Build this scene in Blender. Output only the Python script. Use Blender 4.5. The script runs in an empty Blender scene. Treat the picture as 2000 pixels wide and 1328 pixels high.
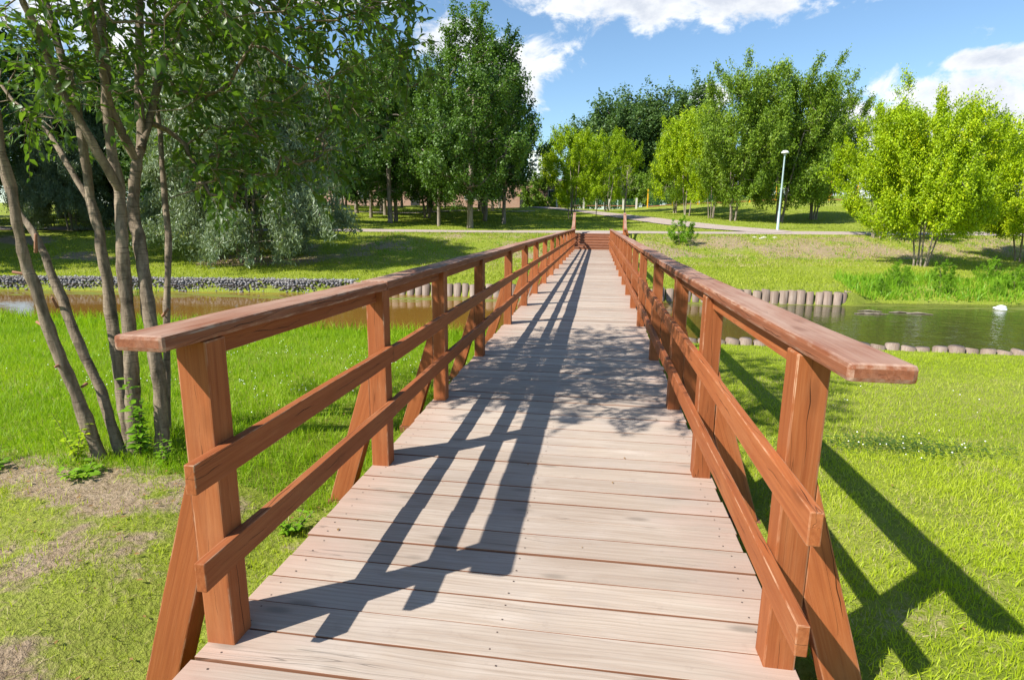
import bpy, bmesh, math, random
import numpy as np
from mathutils import Vector, Matrix

SC = bpy.context.scene
COL = SC.collection
R = math.radians

# ------------------------------------------------------------------ camera
cam_d = bpy.data.cameras.new("camera")
cam = bpy.data.objects.new("camera", cam_d)
COL.objects.link(cam)
SC.camera = cam
cam_d.sensor_width = 36.0
cam_d.lens = 1132.157/2000*36
cam_d.clip_start = 0.05
cam_d.clip_end = 3000
EYE = 1.6
th, psi, roll = 0.2010877, 0.1431959, 0.0099871
fwd = Vector((-math.sin(psi)*math.cos(th), math.cos(psi)*math.cos(th), -math.sin(th)))
rgt = Vector((math.cos(psi), math.sin(psi), 0))
dwn = fwd.cross(rgt)
r2 = rgt*math.cos(roll)-dwn*math.sin(roll)
d2 = rgt*math.sin(roll)+dwn*math.cos(roll)
mw = Matrix((r2, -d2, -fwd)).transposed().to_4x4()
mw.translation = Vector((0, 0, EYE))
cam.matrix_world = mw

# ------------------------------------------------------------------ sun, sky, exposure
SUNV = Vector((.79, .665, -1.0)).normalized()      # the way the light travels
sun_el = math.asin(-SUNV.z)
sun_az = math.atan2(-SUNV.x, -SUNV.y)              # from +Y towards +X
sun_d = bpy.data.lights.new("sun", 'SUN')
sun_d.energy = 4.8
sun_d.angle = R(.53)
sun_d.color = (1.0, .955, .88)
sun = bpy.data.objects.new("sun", sun_d)
COL.objects.link(sun)
sun.location = (-20, -18, 30)
sun.rotation_euler = SUNV.to_track_quat('-Z', 'Y').to_euler()

SC.view_settings.view_transform = 'Standard'
SC.view_settings.look = 'None'
SC.view_settings.exposure = 0.88
SC.view_settings.gamma = 1.0
SC.view_settings.use_curve_mapping = False


class NT:
    """small helper round a node tree"""
    def __init__(self, tree):
        self.t = tree
        self.t.nodes.clear()

    def n(self, kind, _out=0, **kw):
        nd = self.t.nodes.new(kind)
        for k, v in kw.items():
            if k.startswith('i_'):
                key = k[2:]
                key = int(key) if key.isdigit() else key.replace('_', ' ')
                self.put(nd.inputs[key], v)
            else:
                setattr(nd, k, v)
        return nd

    def put(self, sock, v):
        if isinstance(v, bpy.types.NodeSocket):
            self.t.links.new(v, sock)
        elif isinstance(v, bpy.types.Node):
            self.t.links.new(v.outputs[0], sock)
        else:
            if isinstance(v, tuple) and len(v) == 3 and sock.type == 'RGBA':
                v = v+(1,)
            sock.default_value = v

    def math(self, op, a, b=0.0, c=None, clamp=False):
        nd = self.t.nodes.new('ShaderNodeMath')
        nd.operation = op
        nd.use_clamp = clamp
        self.put(nd.inputs[0], a)
        self.put(nd.inputs[1], b)
        if c is not None:
            self.put(nd.inputs[2], c)
        return nd.outputs[0]

    def vmath(self, op, a, b=(0, 0, 0), out=0):
        nd = self.t.nodes.new('ShaderNodeVectorMath')
        nd.operation = op
        self.put(nd.inputs[0], a)
        self.put(nd.inputs[1], b)
        return nd.outputs[out]

    def mix(self, f, a, b, mode='MIX'):
        nd = self.t.nodes.new('ShaderNodeMix')
        nd.data_type = 'RGBA'
        nd.blend_type = mode
        self.put(nd.inputs[0], f)
        self.put(nd.inputs[6], a)
        self.put(nd.inputs[7], b)
        return nd.outputs[2]

    def rng(self, v, a, b, c=0.0, d=1.0, smooth=False):
        nd = self.t.nodes.new('ShaderNodeMapRange')
        nd.interpolation_type = 'SMOOTHSTEP' if smooth else 'LINEAR'
        nd.clamp = True
        for i, q in enumerate((v, a, b, c, d)):
            self.put(nd.inputs[i], q)
        return nd.outputs[0]

    def noise(self, vec, scale, detail=4, rough=.55, dist=0.0, dim='3D'):
        nd = self.t.nodes.new('ShaderNodeTexNoise')
        nd.noise_dimensions = dim
        self.put(nd.inputs['Vector'], vec)
        self.put(nd.inputs['Scale'], scale)
        self.put(nd.inputs['Detail'], detail)
        self.put(nd.inputs['Roughness'], rough)
        self.put(nd.inputs['Distortion'], dist)
        return nd.outputs[0]

    def scale(self, vec, s):
        return self.vmath('MULTIPLY', vec, s)


world = bpy.data.worlds.new("World")
SC.world = world
world.use_nodes = True
w = NT(world.node_tree)
sky = w.n('ShaderNodeTexSky', sky_type='NISHITA', sun_disc=False, sun_elevation=sun_el,
          sun_rotation=sun_az, altitude=150, air_density=1.0, dust_density=.4, ozone_density=3.0)
tc = w.n('ShaderNodeTexCoord')
dr = tc.outputs['Generated']
warp = w.vmath('SCALE', dr)
warp.node.inputs['Scale'].default_value = 1.0
sky_col = w.mix(1.0, sky.outputs[0], (1.04, 1.13, 1.13), 'MULTIPLY')
blobs = [  # direction of the cloud's middle, half width, half height
    ((.060, .947, .335), .205, .048), ((.20, .93, .325), .16, .040), ((-.03, .94, .345), .11, .035),
    ((-.138, .961, .235), .078, .050), ((-.225, .937, .272), .055, .036), ((-.115, .969, .208), .038, .036),
    ((.50, .85, .140), .20, .070), ((.43, .89, .115), .12, .040), ((.56, .82, .165), .12, .045), ((.475, .859, .205), .07, .016),
    ((.36, .92, .145), .07, .030), ((-.62, .74, .30), .18, .10), ((-.42, .86, .33), .13, .035), ((.162, .968, .190), .030, .016),
    ((.58, .80, .05), .4, .05),
    ((.9, .1, .35), .20, .10), ((-.95, .1, .3), .3, .12)]
mval = None
for c, sx, sz in blobs:
    s = w.vmath('MULTIPLY', w.vmath('SUBTRACT', dr, c), (1/sx, 1/sx, 1/sz))
    v = w.math('SUBTRACT', 1.0, w.vmath('LENGTH', s, out=1))
    mval = v if mval is None else w.math('MAXIMUM', mval, v)
mval = w.math('MAXIMUM', mval, -2.0)
nz = w.noise(w.vmath('MULTIPLY', dr, (1, 1, 1.5)), 14, 9, .62, .3)
nz2 = w.noise(w.vmath('ADD', w.vmath('MULTIPLY', dr, (1, 1, 2.0)), (3, 1, .06)), 9, 6, .6, .2)
dens = w.math('ADD', mval, w.math('MULTIPLY', w.math('SUBTRACT', nz, .46), 3.0))
cm = w.rng(dens, -.05, .55, smooth=True)
shade = w.rng(w.math('ADD', w.math('MULTIPLY', nz2, .9), w.math('MULTIPLY', dens, -.22)), .12, .40, .0, 1.0)
ccol = w.mix(shade, (4.5, 4.85, 5.5), (7.0, 7.1, 7.2))
col = w.mix(cm, sky_col, ccol)
bg = w.n('ShaderNodeBackground', i_Color=col, i_Strength=.088)
out = w.n('ShaderNodeOutputWorld')
world.node_tree.links.new(bg.outputs[0], out.inputs[0])
SC.cycles.max_bounces = 6
SC.cycles.transparent_max_bounces = 6

# ------------------------------------------------------------------ terrain
#HF-BEGIN
def lerp_pts(x, pts):
    return np.interp(x, [p[0] for p in pts], [p[1] for p in pts])
def near_edge(x):
    x = np.asarray(x, float)
    return 10.6 + 0.12*np.sin(x*.5+1)*(x < 1) + 0.03*np.sin(x*1.7)
def far_edge(x):
    return lerp_pts(x, [(-120, 0), (-60, 9), (-20, 16.8), (-8, 18.4), (7.7, 18.9), (8.6, 19.6), (13.2, 20.1), (25, 22.5), (60, 30), (120, 42)])
def crest(x):
    return 37.2 + .35*np.clip(x, -40, 70)
def foot_line(x):
    return crest(x)-9.4
def smooth(a, b, v):
    t = np.clip((v-a)/(b-a), 0, 1)
    return t*t*(3-2*t)
def height(x, y):
    x = np.asarray(x, float); y = np.asarray(y, float)
    ne = near_edge(x); fe = far_edge(x); c = crest(x)
    zn = lerp_pts(y, [(-30, -.1), (2, -.09), (4.5, -.12), (8, -.33), (10.6, -.5)])
    dip = .20*np.exp(-((x+1.72)/.55)**2)+.20*np.exp(-((x-.98)/.42)**2)*smooth(2.2, 3.4, y)+.15*(np.abs(x+.3) < 1.2)
    zn = zn-np.minimum(dip, .22)*(1-smooth(4.5, 8.5, y))
    zn = np.where(y > ne-.02, -.5-1.2*smooth(0, 1, (y-ne+.02)/np.where(x > 1, .25, .9)), zn)
    soft = smooth(7.7, 8.8, x)
    d = y-fe
    base = -.42-.3*soft*(1-smooth(0, 2.2, d))
    foot = np.maximum(foot_line(x), fe+1.5)
    t1 = np.clip(d/np.maximum(foot-fe, 1), 0, 1)
    zf = base+(.14)*t1
    t2 = (y-foot)/np.maximum(c-.6-foot, 2)
    zf = zf+np.where(y > foot, 1, 0)*(1.18)*smooth(0, 1, t2)
    dd = np.clip(y-c-.2, 0, 48)
    zf = zf+dd*(.055+.05*smooth(0, 30, x))
    zf = zf+.10*np.sin(x*.35+y*.2)*np.clip(dd/10, 0, 1)
    chan = -1.7+(1.7-.8)*0
    zf = np.where(d < 0, np.where(d > -.3, base+(chan-base)*np.clip(-d/.3, 0, 1), chan), zf)
    under = lerp_pts(y, [(30, -.32), (35.2, -.32), (37.25, .70), (37.6, 5)])
    w_ = 1-smooth(1.8, 2.7, np.abs(x-.05))
    zf = np.where((y > 26) & (under < zf), zf*(1-w_)+under*w_, zf)
    return np.where(y < (ne+fe)/2, zn, zf)


def vnoise(x, y, scale, seed=0):
    x = np.asarray(x, float)/scale
    y = np.asarray(y, float)/scale
    xi = np.floor(x).astype(np.int64)
    yi = np.floor(y).astype(np.int64)
    fx, fy = x-xi, y-yi
    fx = fx*fx*(3-2*fx)
    fy = fy*fy*(3-2*fy)

    def hsh(a, b):
        h = (a*374761393+b*668265263+seed*1442695041) & 0xffffffff
        h = ((h ^ (h >> 13))*1274126177) & 0xffffffff
        return ((h ^ (h >> 16)) & 0xffff)/65535.0
    a, b, c, d = hsh(xi, yi), hsh(xi+1, yi), hsh(xi, yi+1), hsh(xi+1, yi+1)
    return (a*(1-fx)+b*fx)*(1-fy)+(c*(1-fx)+d*fx)*fy


def fnoise(x, y, s, seed=0):
    return .55*vnoise(x, y, s, seed)+.3*vnoise(x, y, s/2.1, seed+7)+.15*vnoise(x, y, s/4.3, seed+13)


def dirt_mask(x, y):
    x = np.asarray(x, float)
    y = np.asarray(y, float)
    n = fnoise(x, y, .7, 3)
    near = np.exp(-((x+3.3)/1.7)**2-((y-3.0)/.36)**2)
    near2 = .63*np.exp(-((x+2.5)/1.1)**2-((y-2.2)/.9)**2)
    nf = fnoise(x, y, .16, 23)
    m = smooth(.25, .85, (np.maximum(near, near2))*.8+(n-.5)*1.0+(nf-.5)*1.0)*(y < 9)
    ti = (y-foot_line(x))/8.8
    n2 = fnoise(x, y, 1.6, 9)
    band = smooth(0.02, .3, ti)*(1-smooth(.75, 1.0, ti))*(y > 15)
    band = band*(.55+.45*smooth(-6, 6, x))
    m2 = .86*smooth(.20, .90, band*.72+(n2-.5)*1.4+.03)
    wil = np.exp(-((x+14.5)/3.0)**2-((y-23.5)/2.0)**2)
    m3 = smooth(.4, .6, wil+(n2-.5)*.7)
    return np.maximum(np.maximum(m, m2), m3)


def make_mesh(name, V, F, smooth_f=False):
    """V (n,3) array, F list of (m,k) index arrays"""
    V = np.ascontiguousarray(V, dtype=np.float32)
    F = [np.asarray(f, dtype=np.int32) for f in (F if isinstance(F, (list, tuple)) else [F]) if len(f)]
    me = bpy.data.meshes.new(name)
    me.vertices.add(len(V))
    me.vertices.foreach_set('co', V.ravel())
    nl = sum(f.size for f in F)
    npoly = sum(len(f) for f in F)
    me.loops.add(nl)
    me.loops.foreach_set('vertex_index', np.concatenate([f.ravel() for f in F]))
    me.polygons.add(npoly)
    tot = np.concatenate([np.full(len(f), f.shape[1], np.int32) for f in F])
    st = np.concatenate([[0], np.cumsum(tot)[:-1]]).astype(np.int32)
    me.polygons.foreach_set('loop_start', st)
    if smooth_f:
        me.polygons.foreach_set('use_smooth', np.ones(npoly, dtype=bool))
    me.update(calc_edges=True)
    return me


def tag(o, label=None, cat=None, group=None, kind=None):
    if label:
        o['label'] = label
    if cat:
        o['category'] = cat
    if group:
        o['group'] = group
    if kind:
        o['kind'] = kind
    return o


def link(name, me, mat=None, parent=None):
    o = bpy.data.objects.new(name, me)
    COL.objects.link(o)
    if mat is not None:
        me.materials.append(mat)
    if parent is not None:
        o.parent = parent
    return o


def empty(name, loc=(0, 0, 0), rz=0):
    o = bpy.data.objects.new(name, None)
    o.empty_display_size = .3
    COL.objects.link(o)
    o.location = loc
    o.rotation_euler = (0, 0, rz)
    return o


def copy_tree(o, parent=None):
    c = o.copy()
    COL.objects.link(c)
    if parent is not None:
        c.parent = parent
    for ch in list(o.children):
        copy_tree(ch, c)
    return c


# ------------------------------------------------------------------ materials
def material(name):
    m = bpy.data.materials.new(name)
    m.use_nodes = True
    return m, NT(m.node_tree)


def principled(t, col, rough=.6, bump=None, bstr=.3, bdist=.01, spec=.5, **kw):
    p = t.n('ShaderNodeBsdfPrincipled', i_Base_Color=col, i_Roughness=rough)
    p.inputs['Specular IOR Level'].default_value = spec
    for k, v in kw.items():
        t.put(p.inputs[k.replace('_', ' ')], v)
    if bump is not None:
        b = t.n('ShaderNodeBump', i_Height=bump, i_Strength=bstr, i_Distance=bdist)
        t.t.links.new(b.outputs[0], p.inputs['Normal'])
    return p


def finish(t, sh):
    o = t.n('ShaderNodeOutputMaterial')
    t.t.links.new(sh.outputs[0] if isinstance(sh, bpy.types.Node) else sh, o.inputs[0])


def wood_material(name, base, dark, pale, wear=.25, worn_top=None, rough=.6, island=False, crack=.6, spec=.3, side=None, ends=None, lines=0, edge=None, deck=False):
    m, t = material(name)
    tc = t.n('ShaderNodeTexCoord')
    info = t.n('ShaderNodeObjectInfo')
    rnd = info.outputs['Random']
    if island:
        geo = t.n('ShaderNodeNewGeometry')
        rnd = t.math('FRACT', t.math('ADD', rnd, geo.outputs['Random Per Island']))
    off = t.n('ShaderNodeCombineXYZ', i_X=t.math('MULTIPLY', rnd, 37.0), i_Y=t.math('MULTIPLY', rnd, 91.0), i_Z=t.math('MULTIPLY', rnd, 53.0))
    v = t.vmath('ADD', tc.outputs['Object'], off.outputs[0])
    wav = t.noise(t.scale(v, (.8, 5, 5)), 1.0, 2, .5)
    vv = t.vmath('ADD', v, t.n('ShaderNodeCombineXYZ', i_Y=t.math('MULTIPLY', wav, .10), i_Z=t.math('MULTIPLY', wav, .06)).outputs[0])
    grain = t.noise(t.scale(vv, (1.1, 62, 62)), 1.0, 5, .55, .2)
    fine = t.noise(t.scale(v, (6, 260, 260)), 1.0, 3, .6)
    blot = t.noise(t.scale(v, (1.3, 5, 5)), 1.3, 5, .6)
    knot = t.n('ShaderNodeTexVoronoi', i_Vector=t.scale(v, (2.2, 7, 7)), i_Scale=1.0)
    kd = t.rng(knot.outputs['Distance'], .05, .20, 1, 0, True)
    ck = t.noise(t.scale(vv, (.5, 16, 16)), 1.0, 2, .4)
    cr = t.rng(t.math('ABSOLUTE', t.math('SUBTRACT', ck, .5)), 0.0, .006, 1, 0)
    crm = t.math('MULTIPLY', cr, t.rng(t.noise(t.scale(v, (1.2, 5, 5)), 1, 1, .5), .56, .64))
    c = t.mix(t.rng(grain, .34, .68), dark, base)
    c = t.mix(t.math('MULTIPLY', t.rng(fine, .5, .75), .22), c, pale)
    c = t.mix(t.math('MULTIPLY', t.rng(blot, .5, .75), wear), c, pale)
    tone = t.mix(rnd, (.84, .80, .78), (1.12, 1.10, 1.08))
    c = t.mix(1.0, c, tone, 'MULTIPLY')
    if worn_top is not None:
        g = t.n('ShaderNodeNewGeometry')
        nzz = t.n('ShaderNodeSeparateXYZ', i_0=g.outputs['True Normal']).outputs['Z']
        wm = t.math('MULTIPLY', t.rng(nzz, .55, .9), t.rng(t.math('ADD', blot, t.math('MULTIPLY', grain, .4)), .50, .86, .15, .9))
        c = t.mix(wm, c, worn_top)
    if deck:
        gp = t.n('ShaderNodeNewGeometry').outputs['Position']
        sn = t.noise(gp, 1.7, 6, .65)
        sn2 = t.noise(gp, 9.0, 5, .7)
        wv = t.n('ShaderNodeTexWave', wave_type='BANDS', bands_direction='Y', i_Vector=t.scale(vv, (.22, 1, 1)), i_Scale=13.0)
        wv.inputs['Distortion'].default_value = 5.0
        wv.inputs['Detail'].default_value = 3.0
        wv.inputs['Detail Scale'].default_value = .9
        c = t.mix(t.math('MULTIPLY', t.rng(wv.outputs['Fac'], .80, .98), .30), c, tuple(x*.62 for x in dark))
        c = t.mix(t.rng(sn, .50, .72, 0, .55), c, (.335, .285, .25))
        c = t.mix(t.rng(sn2, .60, .74, 0, .35), c, (.22, .17, .14))
    if ends is not None:
        gx_ = t.n('ShaderNodeSeparateXYZ', i_0=tc.outputs['Generated']).outputs['X']
        e_ = t.math('ABSOLUTE', t.math('SUBTRACT', gx_, .5))
        em = t.rng(t.math('ADD', e_, t.math('MULTIPLY', t.math('SUBTRACT', blot, .5), .35)), .34, .52, 0, .62)
        c = t.mix(em, c, ends)
    if side is not None:
        g = t.n('ShaderNodeNewGeometry')
        nzz = t.n('ShaderNodeSeparateXYZ', i_0=g.outputs['True Normal']).outputs['Z']
        c = t.mix(t.rng(nzz, .80, .45), c, side)
    c = t.mix(t.math('MULTIPLY', kd, .8 if deck else .45), c, tuple(x*.62 for x in dark))
    c = t.mix(t.math('MULTIPLY', crm, crack), c, tuple(x*.25 for x in dark))
    if edge is not None:
        g = t.n('ShaderNodeNewGeometry')
        ob = t.n('ShaderNodeVectorTransform', vector_type='NORMAL', convert_from='WORLD', convert_to='OBJECT', i_0=g.outputs['True Normal'])
        sp = t.n('ShaderNodeSeparateXYZ', i_0=t.vmath('ABSOLUTE', t.vmath('NORMALIZE', ob.outputs[0])))
        mxx = t.math('MAXIMUM', t.math('MAXIMUM', sp.outputs[0], sp.outputs[1]), sp.outputs[2])
        en = t.noise(t.scale(v, (9, 30, 30)), 1.0, 4, .65)
        c = t.mix(t.math('MULTIPLY', t.rng(mxx, .985, .93), t.rng(en, .42, .62, 0, .8)), c, edge)
        scr = t.noise(t.scale(v, (5, 90, 90)), 1.0, 4, .7)
        c = t.mix(t.math('MULTIPLY', t.rng(scr, .66, .74), t.rng(blot, .45, .7, 0, .7)), c, edge)
    if lines:
        so = t.n('ShaderNodeSeparateXYZ', i_0=tc.outputs['Object'])
        sv = t.n('ShaderNodeSeparateXYZ', i_0=v)
        g3 = t.n('ShaderNodeNewGeometry')
        ob3 = t.n('ShaderNodeVectorTransform', vector_type='NORMAL', convert_from='WORLD', convert_to='OBJECT', i_0=g3.outputs['True Normal'])
        sp3 = t.n('ShaderNodeSeparateXYZ', i_0=t.vmath('ABSOLUTE', t.vmath('NORMALIZE', ob3.outputs[0])))
        for ax, k1, k2 in (('Y', 1.3, .0), ('Z', 1.7, 5.0)):
            ln_ = t.n('ShaderNodeCombineXYZ', i_X=t.math('MULTIPLY', sv.outputs['X'], k1), i_Y=t.math('ADD', t.math('MULTIPLY', rnd, 40.0), k2))
            wob_ = t.math('MULTIPLY', t.math('SUBTRACT', t.noise(ln_.outputs[0], 1.0, 3, .6), .5), .10)
            dd_ = t.math('ABSOLUTE', t.math('SUBTRACT', so.outputs[ax], wob_))
            wd_ = t.math('MULTIPLY', t.rng(t.noise(ln_.outputs[0], 2.3, 2, .5), .50, .66), .0020)
            lm_ = t.math('MULTIPLY', t.math('LESS_THAN', dd_, wd_), t.math('LESS_THAN', sp3.outputs[ax], .5))
            c = t.mix(t.math('MULTIPLY', lm_, lines), c, tuple(x*.18 for x in dark))
            crm = t.math('MAXIMUM', crm, lm_)
    h = t.math('SUBTRACT', t.math('ADD', t.math('MULTIPLY', grain, .5), t.math('MULTIPLY', fine, .3)), t.math('MULTIPLY', crm, 1.2))
    rr = t.rng(blot, .3, .8, rough-.08, rough+.15)
    finish(t, principled(t, c, rr, h, .55, .003, spec))
    return m


def leaf_material(name, c1, c2, c3, trans=.35, rough=.5, spec=.35, patch=3.0):
    """c1 darker, c2 usual, c3 the palest leaves"""
    m, t = material(name)
    g = t.n('ShaderNodeNewGeometry')
    tc = t.n('ShaderNodeTexCoord')
    info = t.n('ShaderNodeObjectInfo')
    r = g.outputs['Random Per Island']
    pn = t.noise(tc.outputs['Object'], 1.0/patch, 3, .6)
    f = t.math('ADD', t.math('MULTIPLY', r, .6), t.math('MULTIPLY', t.rng(pn, .3, .7), .5))
    c = t.mix(t.rng(f, .0, .55), c1, c2)
    c = t.mix(t.rng(f, .7, 1.1), c, c3)
    c = t.mix(1.0, c, t.mix(info.outputs['Random'], (.86, .90, .86), (1.12, 1.08, 1.05)), 'MULTIPLY')
    p = principled(t, c, rough, spec=spec)
    tr = t.n('ShaderNodeBsdfTranslucent', i_Color=t.mix(1.0, c, (1.5, 1.55, .6), 'MULTIPLY'))
    mx = t.n('ShaderNodeMixShader', i_0=trans)
    t.t.links.new(p.outputs[0], mx.inputs[1])
    t.t.links.new(tr.outputs[0], mx.inputs[2])
    finish(t, mx)
    return m


def plain(name, col, rough=.6, metallic=0.0, nscale=8.0, var=.25, spec=.4, bump=.2):
    m, t = material(name)
    tc = t.n('ShaderNodeTexCoord')
    n1 = t.noise(tc.outputs['Object'], nscale, 5, .6)
    c = t.mix(t.rng(n1, .3, .7), tuple(x*(1-var) for x in col), tuple(min(1, x*(1+var)) for x in col))
    finish(t, principled(t, c, rough, n1, bump, .01, spec, Metallic=metallic))
    return m


def bark_material(name, c1, c2, scale=1.0, ring=True):
    m, t = material(name)
    tc = t.n('ShaderNodeTexCoord')
    o = tc.outputs['Object']
    a = t.noise(t.scale(o, (14*scale, 14*scale, 3*scale)), 1.0, 6, .65, .4)
    b = t.noise(t.scale(o, (4*scale, 4*scale, 45*scale)), 1.0, 3, .6, .5)
    k = t.noise(o, 2.3*scale, 4, .6)
    c = t.mix(t.rng(a, .35, .65), c1, c2)
    if ring:
        c = t.mix(t.math('MULTIPLY', t.rng(b, .56, .66), .65), c, tuple(x*.45 for x in c1))
    c = t.mix(t.rng(k, .58, .68, 0, .8), c, tuple(x*.6 for x in c1))
    z = t.n('ShaderNodeSeparateXYZ', i_0=o).outputs['Z']
    h = t.math('ADD', t.math('MULTIPLY', a, .8), t.math('MULTIPLY', b, .3))
    finish(t, principled(t, c, .85, h, .9, .012, .2))
    return m


M = {}
M['stain'] = wood_material('stained_wood', (.33, .106, .035), (.25, .072, .023), (.42, .20, .09),   .35, rough=.62, spec=.2, lines=.9, edge=(.48, .30, .19))
M['cap'] = wood_material('handrail_wood', (.29, .110, .055), (.20, .068, .033), (.38, .23, .165), .50, worn_top=(.37, .245, .185), rough=.66, spec=.2, lines=.9, edge=(.46, .33, .25))
M['plank'] = wood_material('deck_wood', (.445, .382, .318), (.35, .285, .228), (.53, .475, .42), .6, rough=.68, crack=.5, spec=.15, side=(.22, .10, .055), ends=(.40, .255, .195), deck=True)
M['plank_far'] = wood_material('deck_wood_far', (.45, .385, .32), (.36, .29, .232), (.53, .475, .42), .5, rough=.68, island=True, crack=.4, spec=.15, side=(.22, .10, .055), ends=(.40, .255, .195), deck=True)
M['beam'] = wood_material('beam_wood', (.25, .10, .045), (.20, .075, .035), (.36, .2, .12), .2)
M['log'] = wood_material('revetment_wood', (.25, .195, .155), (.16, .115, .085), (.36, .31, .265), .6, crack=.8)
M['nail'] = plain('nail_metal', (.10, .07, .06), .6, .4)
M['bark'] = bark_material('young_bark', (.12, .09, .062), (.285, .22, .155), 2.0)
M['twig'] = plain('twig_bark', (.15, .105, .07), .8)
M['bark2'] = bark_material('park_bark', (.16, .125, .095), (.33, .28, .22), .8, False)
M['scar'] = plain('cut_wood', (.30, .14, .08), .8)

M['leaf_near'] = leaf_material('leaf_near', (.045, .09, .014), (.085, .155, .022), (.17, .25, .04), .48, .40, .5, .8)
M['leaf_mid'] = leaf_material('leaf_mid', (.050, .105, .016), (.090, .175, .022), (.17, .28, .04), .32, .45, .4, 1.6)
M['leaf_dark'] = leaf_material('leaf_dark', (.035, .08, .015), (.062, .13, .022), (.12, .20, .03), .28, .5, .35, 2.0)
M['leaf_yellow'] = leaf_material('leaf_yellow', (.12, .21, .004), (.30, .42, .004), (.55, .57, .012), .27, .5, .25, 1.5)
M['leaf_ash'] = leaf_material('leaf_ash', (.065, .13, .010), (.150, .245, .016), (.29, .38, .03), .26, .5, .3, 1.5)
M['leaf_willow'] = leaf_material('leaf_willow', (.095, .135, .065), (.165, .22, .115), (.30, .37, .24), .22, .42, .5, 1.2)
M['leaf_far'] = leaf_material('leaf_far', (.055, .11, .03), (.095, .165, .042), (.16, .24, .06), .25, .5, .3, 3.0)
M['leaf_dry'] = leaf_material('leaf_dry', (.17, .20, .08), (.25, .27, .13), (.36, .36, .22), .3, .6, .2, 1.0)
M['grass_lush'] = leaf_material('lush_grass', (.11, .23, .008), (.235, .375, .010), (.40, .48, .04), .40, .5, .25, 1.6)
M['grass'] = leaf_material('grass_blade', (.22, .32, .010), (.39, .47, .022), (.58, .54, .18), .34, .5, .25, 1.6)
M['grass_far'] = leaf_material('grass_far', (.20, .27, .02), (.31, .37, .035), (.46, .45, .12), .35, .55, .2, 4.0)
M['weed'] = leaf_material('weed_leaf', (.10, .22, .01), (.18, .34, .015), (.32, .45, .04), .35, .5, .25, 1.0)
M['drygrass'] = leaf_material('dry_grass', (.30, .24, .12), (.42, .34, .19), (.55, .47, .30), .2, .7, .1, 1.0)
M['white'] = plain('white_petal', (.8, .8, .76), .6)


def ground_material():
    m, t = material('ground_soil_and_turf')
    tc = t.n('ShaderNodeTexCoord')
    o = tc.outputs['Object']
    at = t.n('ShaderNodeAttribute', attribute_name='dirt')
    n1 = t.noise(o, .35, 5, .6)
    n2 = t.noise(o, 3.0, 6, .65)
    n3 = t.noise(o, 26.0, 5, .7)
    g = t.mix(t.rng(n2, .3, .7), (.13, .18, .016), (.23, .29, .022))
    g = t.mix(t.rng(n3, .40, .72, 0, .75), g, (.33, .35, .07))
    g = t.mix(t.rng(n1, .45, .70, 0, .40), g, (.36, .34, .11))
    d = t.mix(t.rng(n3, .3, .7), (.20, .14, .085), (.42, .32, .215))
    d = t.mix(t.rng(n2, .55, .7, 0, .5), d, (.44, .36, .26))
    mm = t.math('ADD', t.math('MULTIPLY', t.math('SUBTRACT', n3, .5), .9), t.math('MULTIPLY', t.math('SUBTRACT', n2, .5), 1.6))
    c = t.mix(t.rng(t.math('ADD', at.outputs['Fac'], mm), .30, .70), g, d)
    h = t.math('ADD', n3, t.math('MULTIPLY', n2, .5))
    finish(t, principled(t, c, .95, h, .8, .05, .1))
    return m


M['ground'] = ground_material()


def path_material():
    m, t = material('paving')
    o = t.n('ShaderNodeTexCoord').outputs['Object']
    n3 = t.noise(o, 18.0, 5, .7)
    n2 = t.noise(o, 1.2, 4, .6)
    c = t.mix(t.rng(n3, .3, .7), (.30, .235, .205), (.42, .34, .305))
    c = t.mix(t.rng(n2, .5, .7, 0, .5), c, (.42, .36, .31))
    finish(t, principled(t, c, .9, n3, .4, .02, .2))
    return m


M['path'] = path_material()


def water_material():
    m, t = material('river_water')
    o = t.n('ShaderNodeTexCoord').outputs['Object']
    n0 = t.noise(t.scale(o, (.55, 1.2, 1)), 1.5, 4, .55, .4)
    n1 = t.noise(t.scale(o, (1.2, 3.2, 1)), 2.6, 3, .5, .6)
    x = t.n('ShaderNodeSeparateXYZ', i_0=o)
    mud = t.rng(x.outputs['X'], -1.0, 6.0, 1, 0, True)
    base = t.mix(mud, (.045, .043, .018), (.19, .098, .018))
    # floating algae along the far left bank
    an = t.noise(t.scale(o, (.5, 2.2, 1)), 1.4, 6, .7, .6)
    fe = t.math('ADD', 18.9, t.math('MULTIPLY', x.outputs['X'], .095))
    near_fe = t.rng(t.math('ABSOLUTE', t.math('SUBTRACT', x.outputs['Y'], t.math('SUBTRACT', fe, .9))), .1, 1.2, 1, 0)
    am = t.rng(t.math('ADD', an, t.math('MULTIPLY', near_fe, .23)), .64, .74)
    am = t.math('MULTIPLY', am, t.rng(near_fe, 0, .2))
    base = t.mix(am, base, (.15, .17, .025))
    ro = t.rng(am, 0, 1, .035, .6)
    rip = t.math('ADD', t.math('MULTIPLY', n0, .7), t.math('MULTIPLY', n1, .35))
    finish(t, principled(t, base, ro, rip, t.rng(x.outputs['X'], 2.0, 8.0, .10, .50), .05, .5, IOR=1.333))
    return m


M['water'] = water_material()

# ------------------------------------------------------------------ ground, water, paths
def axis(segs):
    out = []
    for a, b, s in segs:
        out += list(np.arange(a, b-1e-6, s))
    return np.array(out+[segs[-1][1]])


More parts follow.
